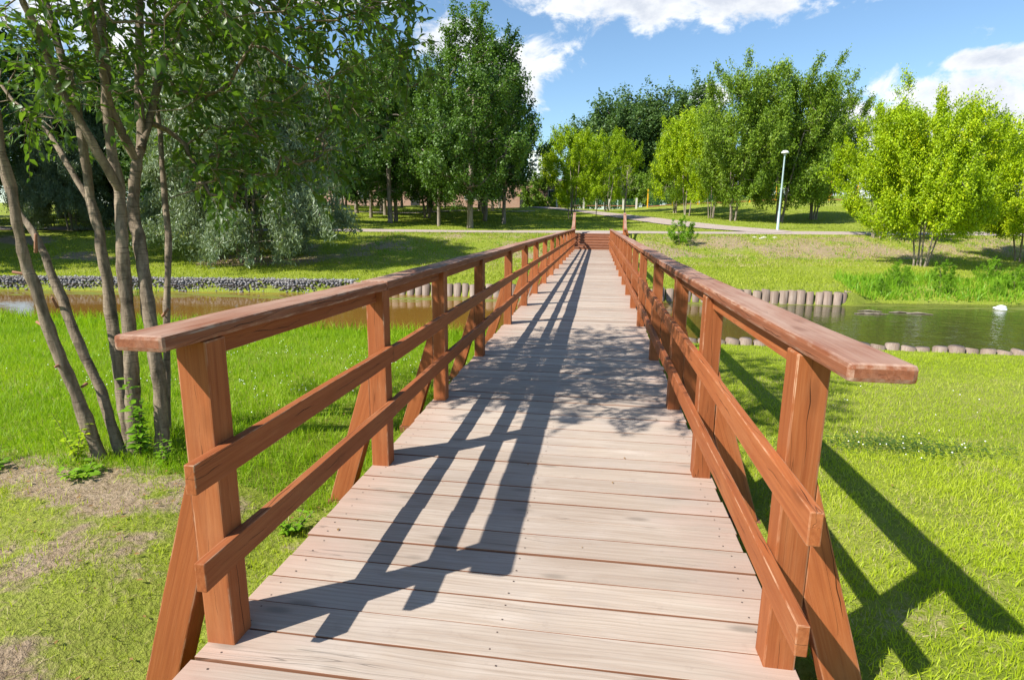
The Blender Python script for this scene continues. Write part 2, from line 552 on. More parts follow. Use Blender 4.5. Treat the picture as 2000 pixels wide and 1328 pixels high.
gx = axis([(-320, -120, 20), (-120, -60, 5), (-60, -26, 1.2), (-26, -6, .45), (-6, -1.5, .10), (-1.5, 6, .25), (6, 26, .45), (26, 60, 1.2), (60, 120, 5), (120, 320, 20)])
gy = axis([(-30, 0, 3), (0, 4.2, .1), (4.2, 10.2, .3), (10.2, 11.6, .1), (11.6, 16, .5), (16, 24, .25), (24, 48, .5), (48, 100, 1.6), (100, 200, 8), (200, 900, 70)])
GX, GY = np.meshgrid(gx, gy)
GZ = height(GX, GY)
GZ = GZ+.02*(fnoise(GX, GY, .9, 5)-.5)*(GY < 10)+.14*(fnoise(GX, GY, 1.6, 6)-.5)*smooth(19, 22, GY)*(1-smooth(36, 38, GY))*((GY-crest(GX)) < -1)
GZ = np.where(GY > 150, 3.9+(GZ-3.9)*.6, GZ)
nx, ny = len(gx), len(gy)
idx = np.arange(nx*ny).reshape(ny, nx)
quads = np.stack([idx[:-1, :-1], idx[:-1, 1:], idx[1:, 1:], idx[1:, :-1]], -1).reshape(-1, 4)
gm = make_mesh('ground', np.stack([GX, GY, GZ], -1).reshape(-1, 3), quads, True)
at = gm.attributes.new('dirt', 'FLOAT', 'POINT')
at.data.foreach_set('value', dirt_mask(GX, GY).astype(np.float32).ravel())
ground = tag(link('ground', gm, M['ground']), kind='structure')

wx = axis([(-120, 140, 4)])
WV = []
for x in wx:
    WV += [(x, float(near_edge(x))-.6, -.8), (x, float(far_edge(x))+.9, -.8)]
wi = np.arange(len(wx)*2).reshape(-1, 2)
wq = np.stack([wi[:-1, 0], wi[1:, 0], wi[1:, 1], wi[:-1, 1]], -1)
water = tag(link('water', make_mesh('water', np.array(WV), wq), M['water']), kind='structure')


def strip(name, left, right, lift, mat, nsub=6):
    """a sheet laid on the ground between two border lines"""
    L_, R_ = np.array(left, float), np.array(right, float)
    n = len(L_)
    V = []
    for k in range(nsub+1):
        f = k/nsub
        P = L_*(1-f)+R_*f
        V.append(np.column_stack([P, height(P[:, 0], P[:, 1])+lift]))
    V = np.array(V)
    ii = np.arange((nsub+1)*n).reshape(nsub+1, n)
    q = np.stack([ii[:-1, :-1], ii[:-1, 1:], ii[1:, 1:], ii[1:, :-1]], -1).reshape(-1, 4)
    return tag(link(name, make_mesh(name, V.reshape(-1, 3), q, True), mat), kind='structure')


xs = np.arange(-70, 71, 1.0)
cy = crest(xs)
strip('bank_path', np.column_stack([xs, cy+.05]), np.column_stack([xs, cy+2.3]), .045, M['path'], 4)


def poly_strip(name, pts, w0, w1, lift):
    P = np.array(pts, float)
    t_ = np.linspace(0, len(P)-1, 40)
    C = np.column_stack([np.interp(t_, range(len(P)), P[:, i]) for i in (0, 1)])
    for _ in range(3):
        C[1:-1] = (C[:-2]+C[1:-1]*2+C[2:])/4
    T = np.gradient(C, axis=0)
    N = np.column_stack([-T[:, 1], T[:, 0]])/np.linalg.norm(T, axis=1)[:, None]
    ww = np.linspace(w0, w1, len(C))[:, None]/2
    return strip(name, C+N*ww, C-N*ww, lift, M['path'], 4)


poly_strip('side_path', [(12.6, 43.1), (8.8, 46.5), (5.9, 52.0), (2.9, 60), (-.3, 68), (-4.5, 76), (-10, 84)], 3.2, 2.3, .06)
poly_strip('wood_path', [(-42, 48), (-30, 52), (-21, 57), (-12, 66), (-8, 72)], 1.6, 1.6, .05)

# ------------------------------------------------------------------ bridge
RNG = random.Random(4)


def beam(name, p0, p1, w_, h_, mat, parent, bev=.006, wob=.0, cuts=0, up=Vector((0, 0, 1))):
    """a squared timber from p0 to p1 (its centre line), local X along it"""
    p0, p1 = Vector(p0), Vector(p1)
    d = p1-p0
    L_ = d.length
    x = d.normalized()
    y = up.cross(x)
    if y.length < 1e-4:
        y = Vector((0, 1, 0)).cross(x)
    y.normalize()
    z = x.cross(y)
    bm = bmesh.new()
    bmesh.ops.create_cube(bm, size=1)
    for v in bm.verts:
        v.co = Vector(((v.co.x+.5)*L_, v.co.y*w_, v.co.z*h_))
    if bev:
        bmesh.ops.bevel(bm, geom=list(bm.edges), offset=bev, segments=2, profile=.6, affect='EDGES')
    if cuts:
        for k in range(1, cuts):
            bmesh.ops.bisect_plane(bm, geom=bm.verts[:]+bm.edges[:]+bm.faces[:], plane_co=(L_*k/cuts, 0, 0), plane_no=(1, 0, 0))
        s = RNG.random()*50
        for v in bm.verts:
            a = math.sin(v.co.x*2.1+s)+.6*math.sin(v.co.x*5.3+s*2)
            b = math.sin(v.co.x*1.7+s*3)+.6*math.sin(v.co.x*6.1+s)
            v.co.y += a*wob+RNG.uniform(-.3, .3)*wob
            v.co.z += b*wob+RNG.uniform(-.3, .3)*wob
    me = bpy.data.meshes.new(name)
    bm.to_mesh(me)
    bm.free()
    o = link(name, me, mat, parent)
    mt = Matrix((x, y, z)).transposed().to_4x4()
    mt.translation = p0
    o.matrix_world = mt
    return o


def prism(name, pts, y0, y1, mat, parent, bev=.006):
    """a board whose outline in the XZ plane is pts; the first side gives the grain"""
    a, b = Vector((pts[0][0], 0, pts[0][1])), Vector((pts[1][0], 0, pts[1][1]))
    x = (b-a).normalized()
    z = x.cross(Vector((0, 1, 0)))
    y = z.cross(x)
    mt = Matrix((x, y, z)).transposed().to_4x4()
    mt.translation = Vector((a.x, y0, a.z))
    inv = mt.inverted()
    bm = bmesh.new()
    fr = [bm.verts.new(inv @ Vector((p[0], y0, p[1]))) for p in pts]
    bk = [bm.verts.new(inv @ Vector((p[0], y1, p[1]))) for p in pts]
    bm.faces.new(fr)
    bm.faces.new(bk[::-1])
    n = len(pts)
    for i in range(n):
        bm.faces.new((fr[i], bk[i], bk[(i+1) % n], fr[(i+1) % n]))
    bmesh.ops.recalc_face_normals(bm, faces=bm.faces[:])
    if bev:
        bmesh.ops.bevel(bm, geom=list(bm.edges), offset=bev, segments=2, profile=.6, affect='EDGES')
    me = bpy.data.meshes.new(name)
    bm.to_mesh(me)
    bm.free()
    o = link(name, me, mat, parent)
    o.matrix_world = mt
    return o


bridge = tag(empty('footbridge', (0, .9, 0)), 'long wooden footbridge with orange brown railings and pale plank deck crossing the river', 'footbridge')
bpy.context.view_layer.update()
tail = [20.4, 22.65, 24.95, 27.3, 29.6, 31.9, 33.9]
YL = [1.77, 3.45, 4.93, 6.72, 8.98, 11.1, 13.1, 15.4, 17.9]+tail
YR = [1.97, 3.62, 5.02, 6.88, 9.2, 11.2, 13.3, 15.5, 18.0]+tail
XLI, XLO, XRI, XRO = -1.315, -1.43, .662, .772
PW = .112

# deck: the first hundred planks are objects, the farthest are one mesh
y = .80
k = 0
far_V, far_F = [], []
fbm = bmesh.new()
while y < 35.45:
    wdt = RNG.choice([.172, .176, .18, .184]) if y < 3.2 else RNG.uniform(.165, .183)
    dz = RNG.uniform(-.003, .003)
    x0 = -1.428+RNG.uniform(-.012, .006)
    x1 = .78+RNG.uniform(-.010, .014)
    yc = y+wdt/2
    if k < 100:
        o = beam('plank', (x0, yc+RNG.uniform(-.001, .001), -.021+dz), (x1, yc+RNG.uniform(-.002, .002), -.021+dz), wdt-.0080, .042, M['plank'], bridge,
                 bev=.003, wob=.0009, cuts=8 if k < 34 else 0)
        if k < 34:
            me = o.data
            bm = bmesh.new()
            bm.from_mesh(me)
            for fx in (.09, .5*(x1-x0)+RNG.uniform(-.02, .02), (x1-x0)-.09):
                for fy in (-.045, .045):
                    r = bmesh.ops.create_circle(bm, cap_ends=True, radius=.0042, segments=8,
                                                matrix=Matrix.Translation((fx+RNG.uniform(-.01, .01), fy+RNG.uniform(-.006, .006), .0226)))
                    for v in r['verts']:
                        for f in v.link_faces:
                            f.material_index = 1
            bm.to_mesh(me)
            bm.free()
            me.materials.append(M['nail'])
    else:
        r = bmesh.ops.create_cube(fbm, size=1)
        for v in r['verts']:
            v.co = Vector(((x0+x1)/2+v.co.x*(x1-x0), yc+v.co.y*(wdt-.013), -.021+dz*1.5+v.co.z*.042))
    y += wdt
    k += 1
me = bpy.data.meshes.new('plank')
fbm.to_mesh(me)
fbm.free()
o = link('plank', me, M['plank_far'], bridge)
o.matrix_world = Matrix.Identity(4)
tag(o, kind='stuff')


def capz(y):
    return 1.168+.022*max(0, (3.6-y)/2.0)


for side, YY in ((-1, YL), (1, YR)):
    xi, xo = (XLI, XLO) if side < 0 else (XRI, XRO)
    xm = (xi+xo)/2
    for i, yy in enumerate(YY):
        lean = RNG.uniform(-.004, .004)
        beam('post', (xm, yy+PW/2, -.24), (xm+lean, yy+PW/2, capz(yy)-.001), PW, abs(xo-xi), M['stain'], bridge, .007, .0012, 6 if i < 6 else 0)
        o_ = side*1.0
        pts = [(xo+o_*.0015, .72+RNG.uniform(-.03, .03)), (xo+o_*.318, -.275), (xo+o_*.178, -.275), (xo+o_*.0015, .30)]
        prism('brace', pts, yy+.004, yy+PW-.006, M['stain'], bridge)
    # beam under the handrail between the posts
    for a, b in zip(YY[:-1], YY[1:]):
        zt = (capz(a)+capz(b))/2-.001
        beam('under_rail', (xm+side*.012, a+PW+.002, capz(a)-.038), (xm+side*.012, b-.002, capz(b)-.038), .05, .070, M['stain'], bridge, .004)
    # handrail boards, butted over the posts
    ends = [1.575, YY[1]+.06, YY[2]+.06]+[YY[j]+.06 for j in range(4, 16, 2)]+[35.45] if side < 0 else [1.59, YY[2]+.05]+[YY[j]+.06 for j in range(4, 16, 2)]+[35.45]
    for j, (a, b) in enumerate(zip(ends[:-1], ends[1:])):
        hz = .052
        dx = RNG.uniform(-.004, .004)
        dzc = RNG.uniform(0, .004)
        xa = (-1.392 if side < 0 else .735)
        if j == 0:
            beam('handrail', (xa-.012 if side < 0 else xa+.02, a, capz(a)+hz/2), (xa+dx, b-.003, capz(b)+hz/2), .172, hz, M['cap'], bridge, .014, .0022, 18)
        else:
            beam('handrail', (xa+dx, a+.003, capz(a)+hz/2+dzc), (xa+dx, b-.003, capz(b)+hz/2+dzc), .172, hz, M['cap'], bridge, .009, .0022, 12 if j < 4 else 0)
    # the two side rails on the inner faces
    for zc_, hh in ((.758, .108), (.398, .108)):
        ends = [1.60]+[YY[j]+.055 for j in ((1, 3, 5) if side < 0 else (2, 4, 6))]
        ends += [YY[j]+.055 for j in range(7 if side < 0 else 8, 16, 2)]+[35.4]
        for j, (a, b) in enumerate(zip(ends[:-1], ends[1:])):
            xr = xi-side*.0215
            z1, z2 = RNG.uniform(-.006, .006), RNG.uniform(-.006, .006)
            if j == 0:
                z1 = z2 = 0
            beam('side_rail', (xr, a+.003, zc_+z1), (xr+RNG.uniform(-.002, .002), b-.003, zc_+z2), .038, hh-RNG.uniform(0, .006), M['stain'], bridge, .004, .0016, 14 if j < 3 else 0)

for a, b in zip(YL, YR):
    beam('cross_beam', (XLO-.335, a+PW/2, -.345), (XRO+.335, b+PW/2, -.345), .115, .135, M['beam'], bridge, .005)
for x in (-1.20, -.33, .55):
    beam('stringer', (x, .85, -.141), (x, 35.4, -.141), .10, .19, M['beam'], bridge, .004)
for i, a in enumerate(YL):
    if a > 9.5:
        for x in (-1.1, .45):
            b_ = float(height(x, a))
            if -.37-b_ > .1:
                bm = bmesh.new()
                bmesh.ops.create_cone(bm, cap_ends=True, segments=16, radius1=.11, radius2=.10, depth=-.37-b_+.4)
                me = bpy.data.meshes.new('pile')
                bm.to_mesh(me)
                bm.free()
                o = link('pile', me, M['beam'], bridge)
                o.matrix_world = Matrix.Translation((x, a+PW/2, (-.375+b_-.4)/2))

# stairs at the far end
stairs = tag(empty('wooden_stairs', (0, 35.5, 0)), 'flight of six brown wooden steps with leaning handrails at the far bridge end', 'stairs')
bpy.context.view_layer.update()
NS = 6
for i in range(NS):
    z_ = .155*(i+1)
    beam('tread', (-1.50, 35.64+.29*i, z_-.022), (1.56, 35.64+.29*i, z_-.022), .31, .044, M['cap'], stairs, .004)
    beam('riser', (-1.48, 35.515+.29*i, z_-.10), (1.54, 35.515+.29*i, z_-.10), .02, .108, M['beam'], stairs, .002)
for x in (-1.50, 1.60):
    sg = -1 if x < 0 else 1
    for yy, zb, zt in ((35.62, -.2, 1.16), (36.5, .2, 1.62), (37.35, .6, 2.13)):
        beam('post', (x, yy, zb), (x, yy, zt), .11, .11, M['stain'], stairs, .005)
        pts = [(x+sg*.056, zt-.45), (x+sg*.34, zb+.1), (x+sg*.20, zb+.1), (x+sg*.056, zt-.85)]
        prism('brace', pts, yy-.05, yy+.05, M['stain'], stairs)
    beam('handrail', (x, 35.42, 1.19), (x, 35.80, 1.215), .20, .05, M['cap'], stairs, .006)
    beam('handrail', (x, 35.80, 1.235), (x, 37.55, 2.19), .17, .05, M['cap'], stairs, .006)
    for dz in (.40, .76):
        beam('side_rail', (x-sg*.075, 35.6, 1.16-dz), (x-sg*.075, 37.4, 2.13-dz), .035, .10, M['stain'], stairs, .004)
    beam('stringer', (x-sg*.09, 35.52, -.06), (x-sg*.09, 37.30, .82), .04, .20, M['beam'], stairs, .003)


# ------------------------------------------------------------------ tubes, leaves, trees
def tube_arrays(P, rad, n, base):
    P = np.asarray(P, float)
    rad = np.asarray(rad, float)
    T = np.gradient(P, axis=0)
    T /= np.linalg.norm(T, axis=1)[:, None]+1e-9
    ref = np.array([0, 0, 1.0]) if abs(T[0, 2]) < .8 else np.array([1.0, 0, 0])
    U = np.cross(T, ref)
    U /= np.linalg.norm(U, axis=1)[:, None]+1e-9
    W = np.cross(T, U)
    a = np.linspace(0, 2*np.pi, n, endpoint=False)
    V = P[:, None, :]+rad[:, None, None]*(np.cos(a)[None, :, None]*U[:, None, :]+np.sin(a)[None, :, None]*W[:, None, :])
    m = len(P)
    ii = base+np.arange(m*n).reshape(m, n)
    q = np.stack([ii[:-1], np.roll(ii[:-1], -1, 1), np.roll(ii[1:], -1, 1), ii[1:]], -1).reshape(-1, 4)
    return V.reshape(-1, 3), q


class Tubes:
    def __init__(self):
        self.V, self.F, self.n = [], [], 0

    def add(self, P, rad, n=5):
        if len(P) < 2:
            return
        V, q = tube_arrays(P, rad, n, self.n)
        self.V.append(V)
        self.F.append(q)
        self.n += len(V)

    def mesh(self, name):
        return make_mesh(name, np.concatenate(self.V), np.concatenate(self.F), True)


def leaves_mesh(name, C, T, N, ln, wd, fold=.15, fancy=False):
    """C centres, T along, N normal, ln/wd arrays -> one mesh of separate leaves"""
    T = T/(np.linalg.norm(T, axis=1)[:, None]+1e-9)
    B = np.cross(N, T)
    B /= np.linalg.norm(B, axis=1)[:, None]+1e-9
    N = np.cross(T, B)
    ln = ln[:, None]
    wd = wd[:, None]
    n = len(C)
    if not fancy:
        V = np.stack([C-T*ln*.5, C+B*wd*.5+N*wd*fold-T*ln*.05, C+T*ln*.5, C-B*wd*.5+N*wd*fold-T*ln*.05], 1)
        f = np.array([[0, 1, 2], [0, 2, 3]])
    else:
        droop = -N*ln
        def pt(s, b, dn):
            return C+T*ln*s+B*wd*b+N*wd*abs(b)*fold*2+droop*dn
        V = np.stack([pt(0, 0, 0), pt(.33, 0, .0), pt(.70, 0, .05), pt(1.0, 0, .15),
                      pt(.30, .5, .0), pt(.30, -.5, .0), pt(.68, .36, .05), pt(.68, -.36, .05)], 1)
        f = np.array([[0, 1, 4], [0, 5, 1], [4, 1, 2], [4, 2, 6], [1, 5, 7], [1, 7, 2], [6, 2, 3], [2, 7, 3]])
    k = V.shape[1]
    F = (np.arange(n)[:, None, None]*k+f[None]).reshape(-1, 3)
    return make_mesh(name, V.reshape(-1, 3), F)


def grow(tips, stems, rng, seg=.5, jit=.06, drop=.3):
    """join every tip to the nearest wood already there; returns nodes, parents, tip node ids"""
    pos, par, fixed = [], [], []
    for si, (st, parent_hint) in enumerate(stems):
        for j, p in enumerate(st):
            pos.append(np.array(p, float))
            if j == 0:
                if parent_hint is None:
                    par.append(-1)
                else:
                    q = np.array(p, float)
                    dd = [np.linalg.norm(a-q) for a in pos[:-1]]
                    par.append(int(np.argmin(dd)))
            else:
                par.append(len(pos)-2)
            fixed.append(True)
    base = pos[0]
    order = np.argsort([min(np.linalg.norm(t_-p) for p in pos[::2]) for t_ in tips])
    arr = np.zeros((len(tips)*14+len(pos)+10, 3))
    arr[:len(pos)] = pos
    cnt = len(pos)
    allow = np.zeros(len(arr), bool)
    zmin = min(p[2] for p in tips)
    allow[:cnt] = True
    tipid = []
    for ti in order:
        t_ = tips[ti]
        A = arr[:cnt]
        d = np.linalg.norm(A-t_, axis=1)
        cost = d+drop*np.maximum(0, A[:, 2]-t_[2])+100*(A[:, 2] < base[2]+.35*(zmin-base[2]))
        j = int(np.argmin(cost))
        a = arr[j].copy()
        k = max(1, int(math.ceil(d[j]/seg)))
        prev = j
        bend = rng.normal(size=3)*jit*d[j]
        bend[2] = abs(bend[2])+.05*d[j]
        for s in range(1, k+1):
            f = s/k
            p = a*(1-f)+t_*f+bend*math.sin(math.pi*f)*.7+(rng.normal(size=3)*jit*.3 if s < k else 0)
            arr[cnt] = p
            par.append(prev)
            prev = cnt
            cnt += 1
        tipid.append(prev)
    return arr[:cnt], np.array(par), tipid, len(pos)


def wood_mesh(name, arr, par, tipid, r_tip, expo, rmin_fn=None, sides=5):
    n = len(arr)
    c = np.zeros(n)
    c[tipid] = 1
    for i in range(n-1, 0, -1):
        if par[i] >= 0:
            c[par[i]] += c[i]
    c = np.maximum(c, 1)
    rad = r_tip*c**expo
    if rmin_fn is not None:
        for i in range(n):
            rad[i] = max(rad[i], rmin_fn(i, arr[i]))
    kids = [[] for _ in range(n)]
    for i in range(n):
        if par[i] >= 0:
            kids[par[i]].append(i)
    tb = Tubes()
    starts = [i for i in range(n) if par[i] < 0]
    done = []
    while starts:
        s = starts.pop()
        chain = [s]
        if par[s] >= 0:
            P = [arr[par[s]], arr[s]]
            rr = [min(rad[s]*1.15, rad[par[s]]), rad[s]]
        else:
            P, rr = [arr[s]], [rad[s]]
        cur = s
        while kids[cur]:
            ks = sorted(kids[cur], key=lambda q: -c[q])
            for q in ks[1:]:
                starts.append(q)
            cur = ks[0]
            P.append(arr[cur])
            rr.append(rad[cur])
        P, rr = np.array(P), np.array(rr)
        ns = sides if rr.max() < .04 else (8 if rr.max() < .15 else 10)
        if rr.max() < r_tip*2.2:
            ns = 3
        tb.add(P, rr, ns)
    return tb.mesh(name)


def profile(kind, t):
    if kind == 'cone':        # narrow, pointed
        return (np.minimum(1, (t/.22)**.6))*(1-t)**.62*1.22
    if kind == 'round':
        return np.sqrt(np.maximum(0, 1-(2*t-.9)**2/1.25))
    if kind == 'dome':
        return np.minimum(1, (t/.12)**.5)*np.sqrt(np.maximum(0, 1-t**2.2))
    if kind == 'vase':
        return np.minimum(1, .35+t*1.3)*np.sqrt(np.maximum(0, 1-np.maximum(0, (t-.35)/.65)**2.4))


def make_tree_meshes(name, kind, H, W, z0, nclump, ntip, nleaf, lsize, lw, leafmat, barkmat, seed, stems=1, spread=.8, droop=.2, r_tip=.012, stem_lean=.12, crad=.5, hollow=.45, up=.8, shoots=0):
    rng = np.random.default_rng(seed)
    # clump centres inside the envelope, mostly near its outside
    C = []
    ph = rng.uniform(0, 6.28, 4)
    while len(C) < nclump:
        t = rng.uniform(0.02, .98)
        a = rng.uniform(0, 2*np.pi)
        lim = profile(kind, np.array(t))*W/2*(1+.16*math.sin(2*a+ph[0]+3*t)+.14*math.sin(3*a+ph[1]-5*t)+.10*math.sin(9*t+ph[2]))
        if rng.random() > (lim/(W/2))**1.0+.12:
            continue
        rho = lim*math.sqrt(rng.uniform(hollow**2, 1))
        C.append((rho*math.cos(a), rho*math.sin(a), z0+t*(H-z0)))
    C = np.array(C)
    tips = []
    for c in C:
        s = crad*rng.uniform(.6, 1.3)
        ax = np.array([c[0], c[1], 0])/(np.hypot(c[0], c[1])+.3)*.55+np.array([0, 0, up])
        ax /= np.linalg.norm(ax)+1e-6
        tips.append(c+rng.normal(size=(ntip, 3))*s*.38+np.outer(rng.normal(size=ntip)*s*.62, ax))
    tips = np.concatenate(tips)
    if shoots:
        top = tips[rng.permutation(len(tips))]
        top = top[(top[:, 2] > z0+(H-z0)*.35) & (np.hypot(top[:, 0], top[:, 1])+.35*top[:, 2] > .18*W+.30*H*.5)][:shoots]
        ex = []
        for c in top:
            d_ = np.array([c[0], c[1], 0])/(np.hypot(c[0], c[1])+1)*.45+rng.normal(size=3)*.15+np.array([0, 0, 1.0])
            for q in np.arange(.2, rng.uniform(.5, 1.0)*H*.13, .22):
                ex.append(c+d_*q)
        tips = np.concatenate([tips, np.array(ex)])
    tips = tips[tips[:, 2] > z0*.75]
    trunks = []
    for s in range(stems):
        a = 2*np.pi*s/max(stems, 1)+rng.uniform(-.5, .5)
        l = stem_lean*rng.uniform(.6, 1.3) if stems > 1 else .01
        m = 9
        zz = np.linspace(-.15, H*(.80 if stems == 1 else rng.uniform(.55, .8)), m)
        wob = np.cumsum(rng.normal(size=(m, 2))*.035*H/10, axis=0)
        bx, by = (.12*stems**.5*math.cos(a), .12*stems**.5*math.sin(a)) if stems > 1 else (0, 0)
        pw = (zz-zz[0])/H
        P = np.column_stack([bx+math.cos(a)*l*H*pw**1.2+wob[:, 0], by+math.sin(a)*l*H*pw**1.2+wob[:, 1], zz])
        trunks.append((list(P), None))
    arr, par, tipid, nfix = grow(list(tips), trunks, rng, seg=max(.35, H*.06))
    rb = H*.0125/(stems**.35)

    def rmin(i, p):
        if i >= nfix:
            return 0
        return rb*max(.12, 1-p[2]/(H*.9))*(1.25 if p[2] < .1 else 1)
    wood = wood_mesh(name+'_trunk', arr, par, tipid, r_tip, .42, rmin)
    wood.materials.append(barkmat)
    per = max(1, nleaf//len(tips))
    CC = np.repeat(tips, per, axis=0)
    n = len(CC)
    off = rng.normal(size=(n, 3))*crad*.24*spread
    oax = CC/np.maximum(np.linalg.norm(CC[:, :2], axis=1)[:, None], .4)*np.array([.5, .5, 0])+np.array([0, 0, up])
    oax /= np.linalg.norm(oax, axis=1)[:, None]
    off += oax*(rng.normal(size=n)*crad*.34*spread)[:, None]
    CC = CC+off
    CC = CC[CC[:, 2] > z0*.6]
    n = len(CC)
    cen = np.array([0, 0, z0+(H-z0)*.4])
    outw = CC-cen
    outw /= np.linalg.norm(outw, axis=1)[:, None]+1e-6
    N = rng.normal(size=(n, 3))*.75+outw*.5+np.array([0, 0, .55])
    N /= np.linalg.norm(N, axis=1)[:, None]
    T = np.cross(N, rng.normal(size=(n, 3)))
    T[:, 2] -= droop
    ls = lsize*rng.uniform(.6, 1.3, n)
    lm = leaves_mesh(name+'_crown', CC, T, N, ls, ls*lw*rng.uniform(.8, 1.2, n))
    lm.materials.append(leafmat)
    return wood, lm


KIND = {}


def kind(key, *a, **kw):
    KIND[key] = make_tree_meshes(key, *a, **kw)


def place(name, key, x, y, label, cat='tree', rz=0., s=1., sz=None, group=None, z=None, crown=None):
    o = empty(name, (x, y, (float(height(x, y)) if z is None else z)), rz)
    o.scale = (s, s, s if sz is None else sz)
    wd, lf = KIND[key]
    a = bpy.data.objects.new('trunk', wd)
    b = bpy.data.objects.new('crown', lf)
    for q in (a, b):
        COL.objects.link(q)
        q.parent = o
    tag(o, label, cat, group)
    return o


kind('park1', 'cone', 14.2, 7.6, 1.9, 150, 5, 52000, .155, .75, M['leaf_mid'], M['bark2'], 11, crad=.75, up=1.0)
kind('park2', 'cone', 13.5, 6.8, 2.2, 130, 5, 38000, .165, .75, M['leaf_mid'], M['bark2'], 12, crad=.75, up=1.0)
kind('dark1', 'cone', 13.5, 6.6, 2.4, 90, 5, 22000, .21, .75, M['leaf_dark'], M['bark2'], 13, crad=.8)
kind('dark2', 'round', 13.0, 8.4, 1.6, 110, 5, 28000, .21, .75, M['leaf_dark'], M['bark2'], 14, stems=2, crad=.8, r_tip=.008)
kind('yellow1', 'round', 8.0, 6.4, 1.5, 120, 5, 42000, .18, .42, M['leaf_yellow'], M['bark2'], 15, stems=4, crad=.6, droop=.7, r_tip=.005, shoots=24)
kind('yellow2', 'round', 7.0, 6.9, 1.9, 140, 7, 150000, .125, .45, M['leaf_yellow'], M['bark2'], 16, stems=5, crad=.66, droop=.7, stem_lean=.22, r_tip=.004, up=.6, shoots=55)
kind('ash1', 'round', 12.0, 8.2, 1.9, 130, 6, 55000, .22, .45, M['leaf_ash'], M['bark2'], 17, stems=4, crad=.95, droop=.7, r_tip=.006, up=.9, shoots=45)
kind('ash2', 'dome', 12.6, 8.0, 1.7, 130, 6, 55000, .22, .45, M['leaf_ash'], M['bark2'], 18, stems=3, crad=.95, droop=.7, r_tip=.006, up=.9, shoots=45)
kind('willow', 'dome', 9.8, 8.2, .2, 210, 7, 150000, .18, .28, M['leaf_willow'], M['bark2'], 19, stems=4, crad=.75, droop=1.2, stem_lean=.25, r_tip=.006, up=-.6)
kind('poplar', 'round', 24, 12, 3, 130, 5, 24000, .48, .8, M['leaf_far'], M['bark2'], 20, stems=2, crad=2.0, up=1.0)
kind('shrub', 'dome', 1.7, 1.9, .1, 45, 4, 9000, .075, .5, M['weed'], M['twig'], 21, stems=5, crad=.22, r_tip=.003, stem_lean=.3)
kind('sapling', 'cone', 5.4, 1.7, 2.2, 22, 3, 900, .09, .5, M['leaf_dry'], M['bark2'], 22, crad=.3, r_tip=.01)
kind('bush', 'dome', 4.0, 5.5, .1, 70, 4, 12000, .22, .6, M['leaf_ash'], M['bark2'], 23, stems=4, crad=.6, r_tip=.006)

TREES = [
    ('park_tree', 'park1', -8.61, 39.22, 'tall conical green tree with a pale clean trunk beside the path, left of the bridge', 1.0, 1.0),
    ('park_tree', 'dark1', -7.1, 44.3, 'dark green tall tree just right of and behind the big conical tree', .86, .98),
    ('park_tree', 'park2', -11.2, 40.6, 'slender green tree with thin trunk directly left of the big conical tree', .60, .88),
    ('park_tree', 'park2', -14.98, 41.3, 'green tree whose trunk stands by the path, right of the grey willow', .92, .92),
    ('park_tree', 'dark1', -15.4, 43.6, 'dark tree close behind the tree by the path right of the willow', .9, .95),
    ('park_tree', 'dark2', -14.9, 50.5, 'dark tree in the second row between the two front park trees', .9, .9),
    ('park_tree', 'dark1', -11.4, 58.5, 'dark tree far back in the grove behind the conical tree', 1.0, .95),
    ('park_tree', 'dark1', -22.4, 52.9, 'dark tree in the grove at the edge of the grey willow', 1.0, 1.0),
]
for i, (nm, kk, x, y, lb, s, sz) in enumerate(TREES):
    place(nm, kk, x, y, lb, rz=i*1.3, s=s, sz=sz, group='trees of the park grove')
GR = [(-9.2, 47.5), (-18.5, 46.5), (-19.5, 52.5), (-12.8, 64), (-12.4, 69), (-17.5, 60), (-23.5, 62), (-18.5, 70), (-15, 75), (-26.5, 57), (-24.5, 72), (-29.5, 66), (-10.2, 53), (-13.5, 80), (-31, 76), (-35.5, 70)]
for i, (x, y) in enumerate(GR):
    place('park_tree', ('dark1', 'dark2')[i % 2], x, y, 'dark trunked tree in the shaded back rows of the park grove', rz=i*2.1, s=.9+.04*(i % 3), sz=.86+.05*(i % 4), group='shaded trees at the back of the grove')
for x, y, s, lb in [(-25.5, 31.5, 1.0, 'dark broad tree on the left bank behind the thin stems'), (-31.0, 28.5, 1.1, 'dark broad tree at the left edge of the far bank'),
                    (-21.0, 35.5, 1.0, 'dark broad tree right behind the grey willow'), (-38.5, 30.5, 1.1, 'dark broad tree beyond the left picture edge'),
                    (-29.5, 40, 1.15, 'dark tree deep behind the left bank path'), (-38, 42, 1.2, 'dark tree far left behind the bank path'), (-36, 35.5, 1.1, 'dark tree behind the left edge of the far bank, before the path'), (-46, 33, 1.2, 'dark tree at the farthest left of the bank'),
                    (-33.5, 22.5, 1.05, 'unseen dark tree on the far bank outside the left picture edge, added for bank shade'), (-28.6, 17.4, 1.08, 'unseen dark tree by the stone wall outside the left picture edge, added for bank shade'), (-32, 17.5, .9, 'unseen dark tree by the stone wall farther outside the left picture edge, added for bank shade'), (-23.0, 30.0, .8, 'dark tree between the two grey willows, behind them'), (-20.5, 27.5, .72, 'smaller dark tree close behind the left side of the grey willow')]:  # the trees just outside the left edge are unseen, added to shade the bank
    place('broad_tree', 'dark2', x, y, lb, rz=x, s=s, sz=s*(.70 if y > 24 else .9))
place('willow_tree', 'willow', -14.9, 23.4, 'big grey green willow hanging down to the far bank', rz=.4)
place('willow_tree', 'willow', -27.5, 27.5, 'smaller grey green willow at the left, seen between the thin stems', rz=2.4, s=.62, sz=.75)
place('maple_tree', 'yellow1', -2.5, 55.4, 'yellow green small tree right behind the far bridge end', rz=.3, s=.98)
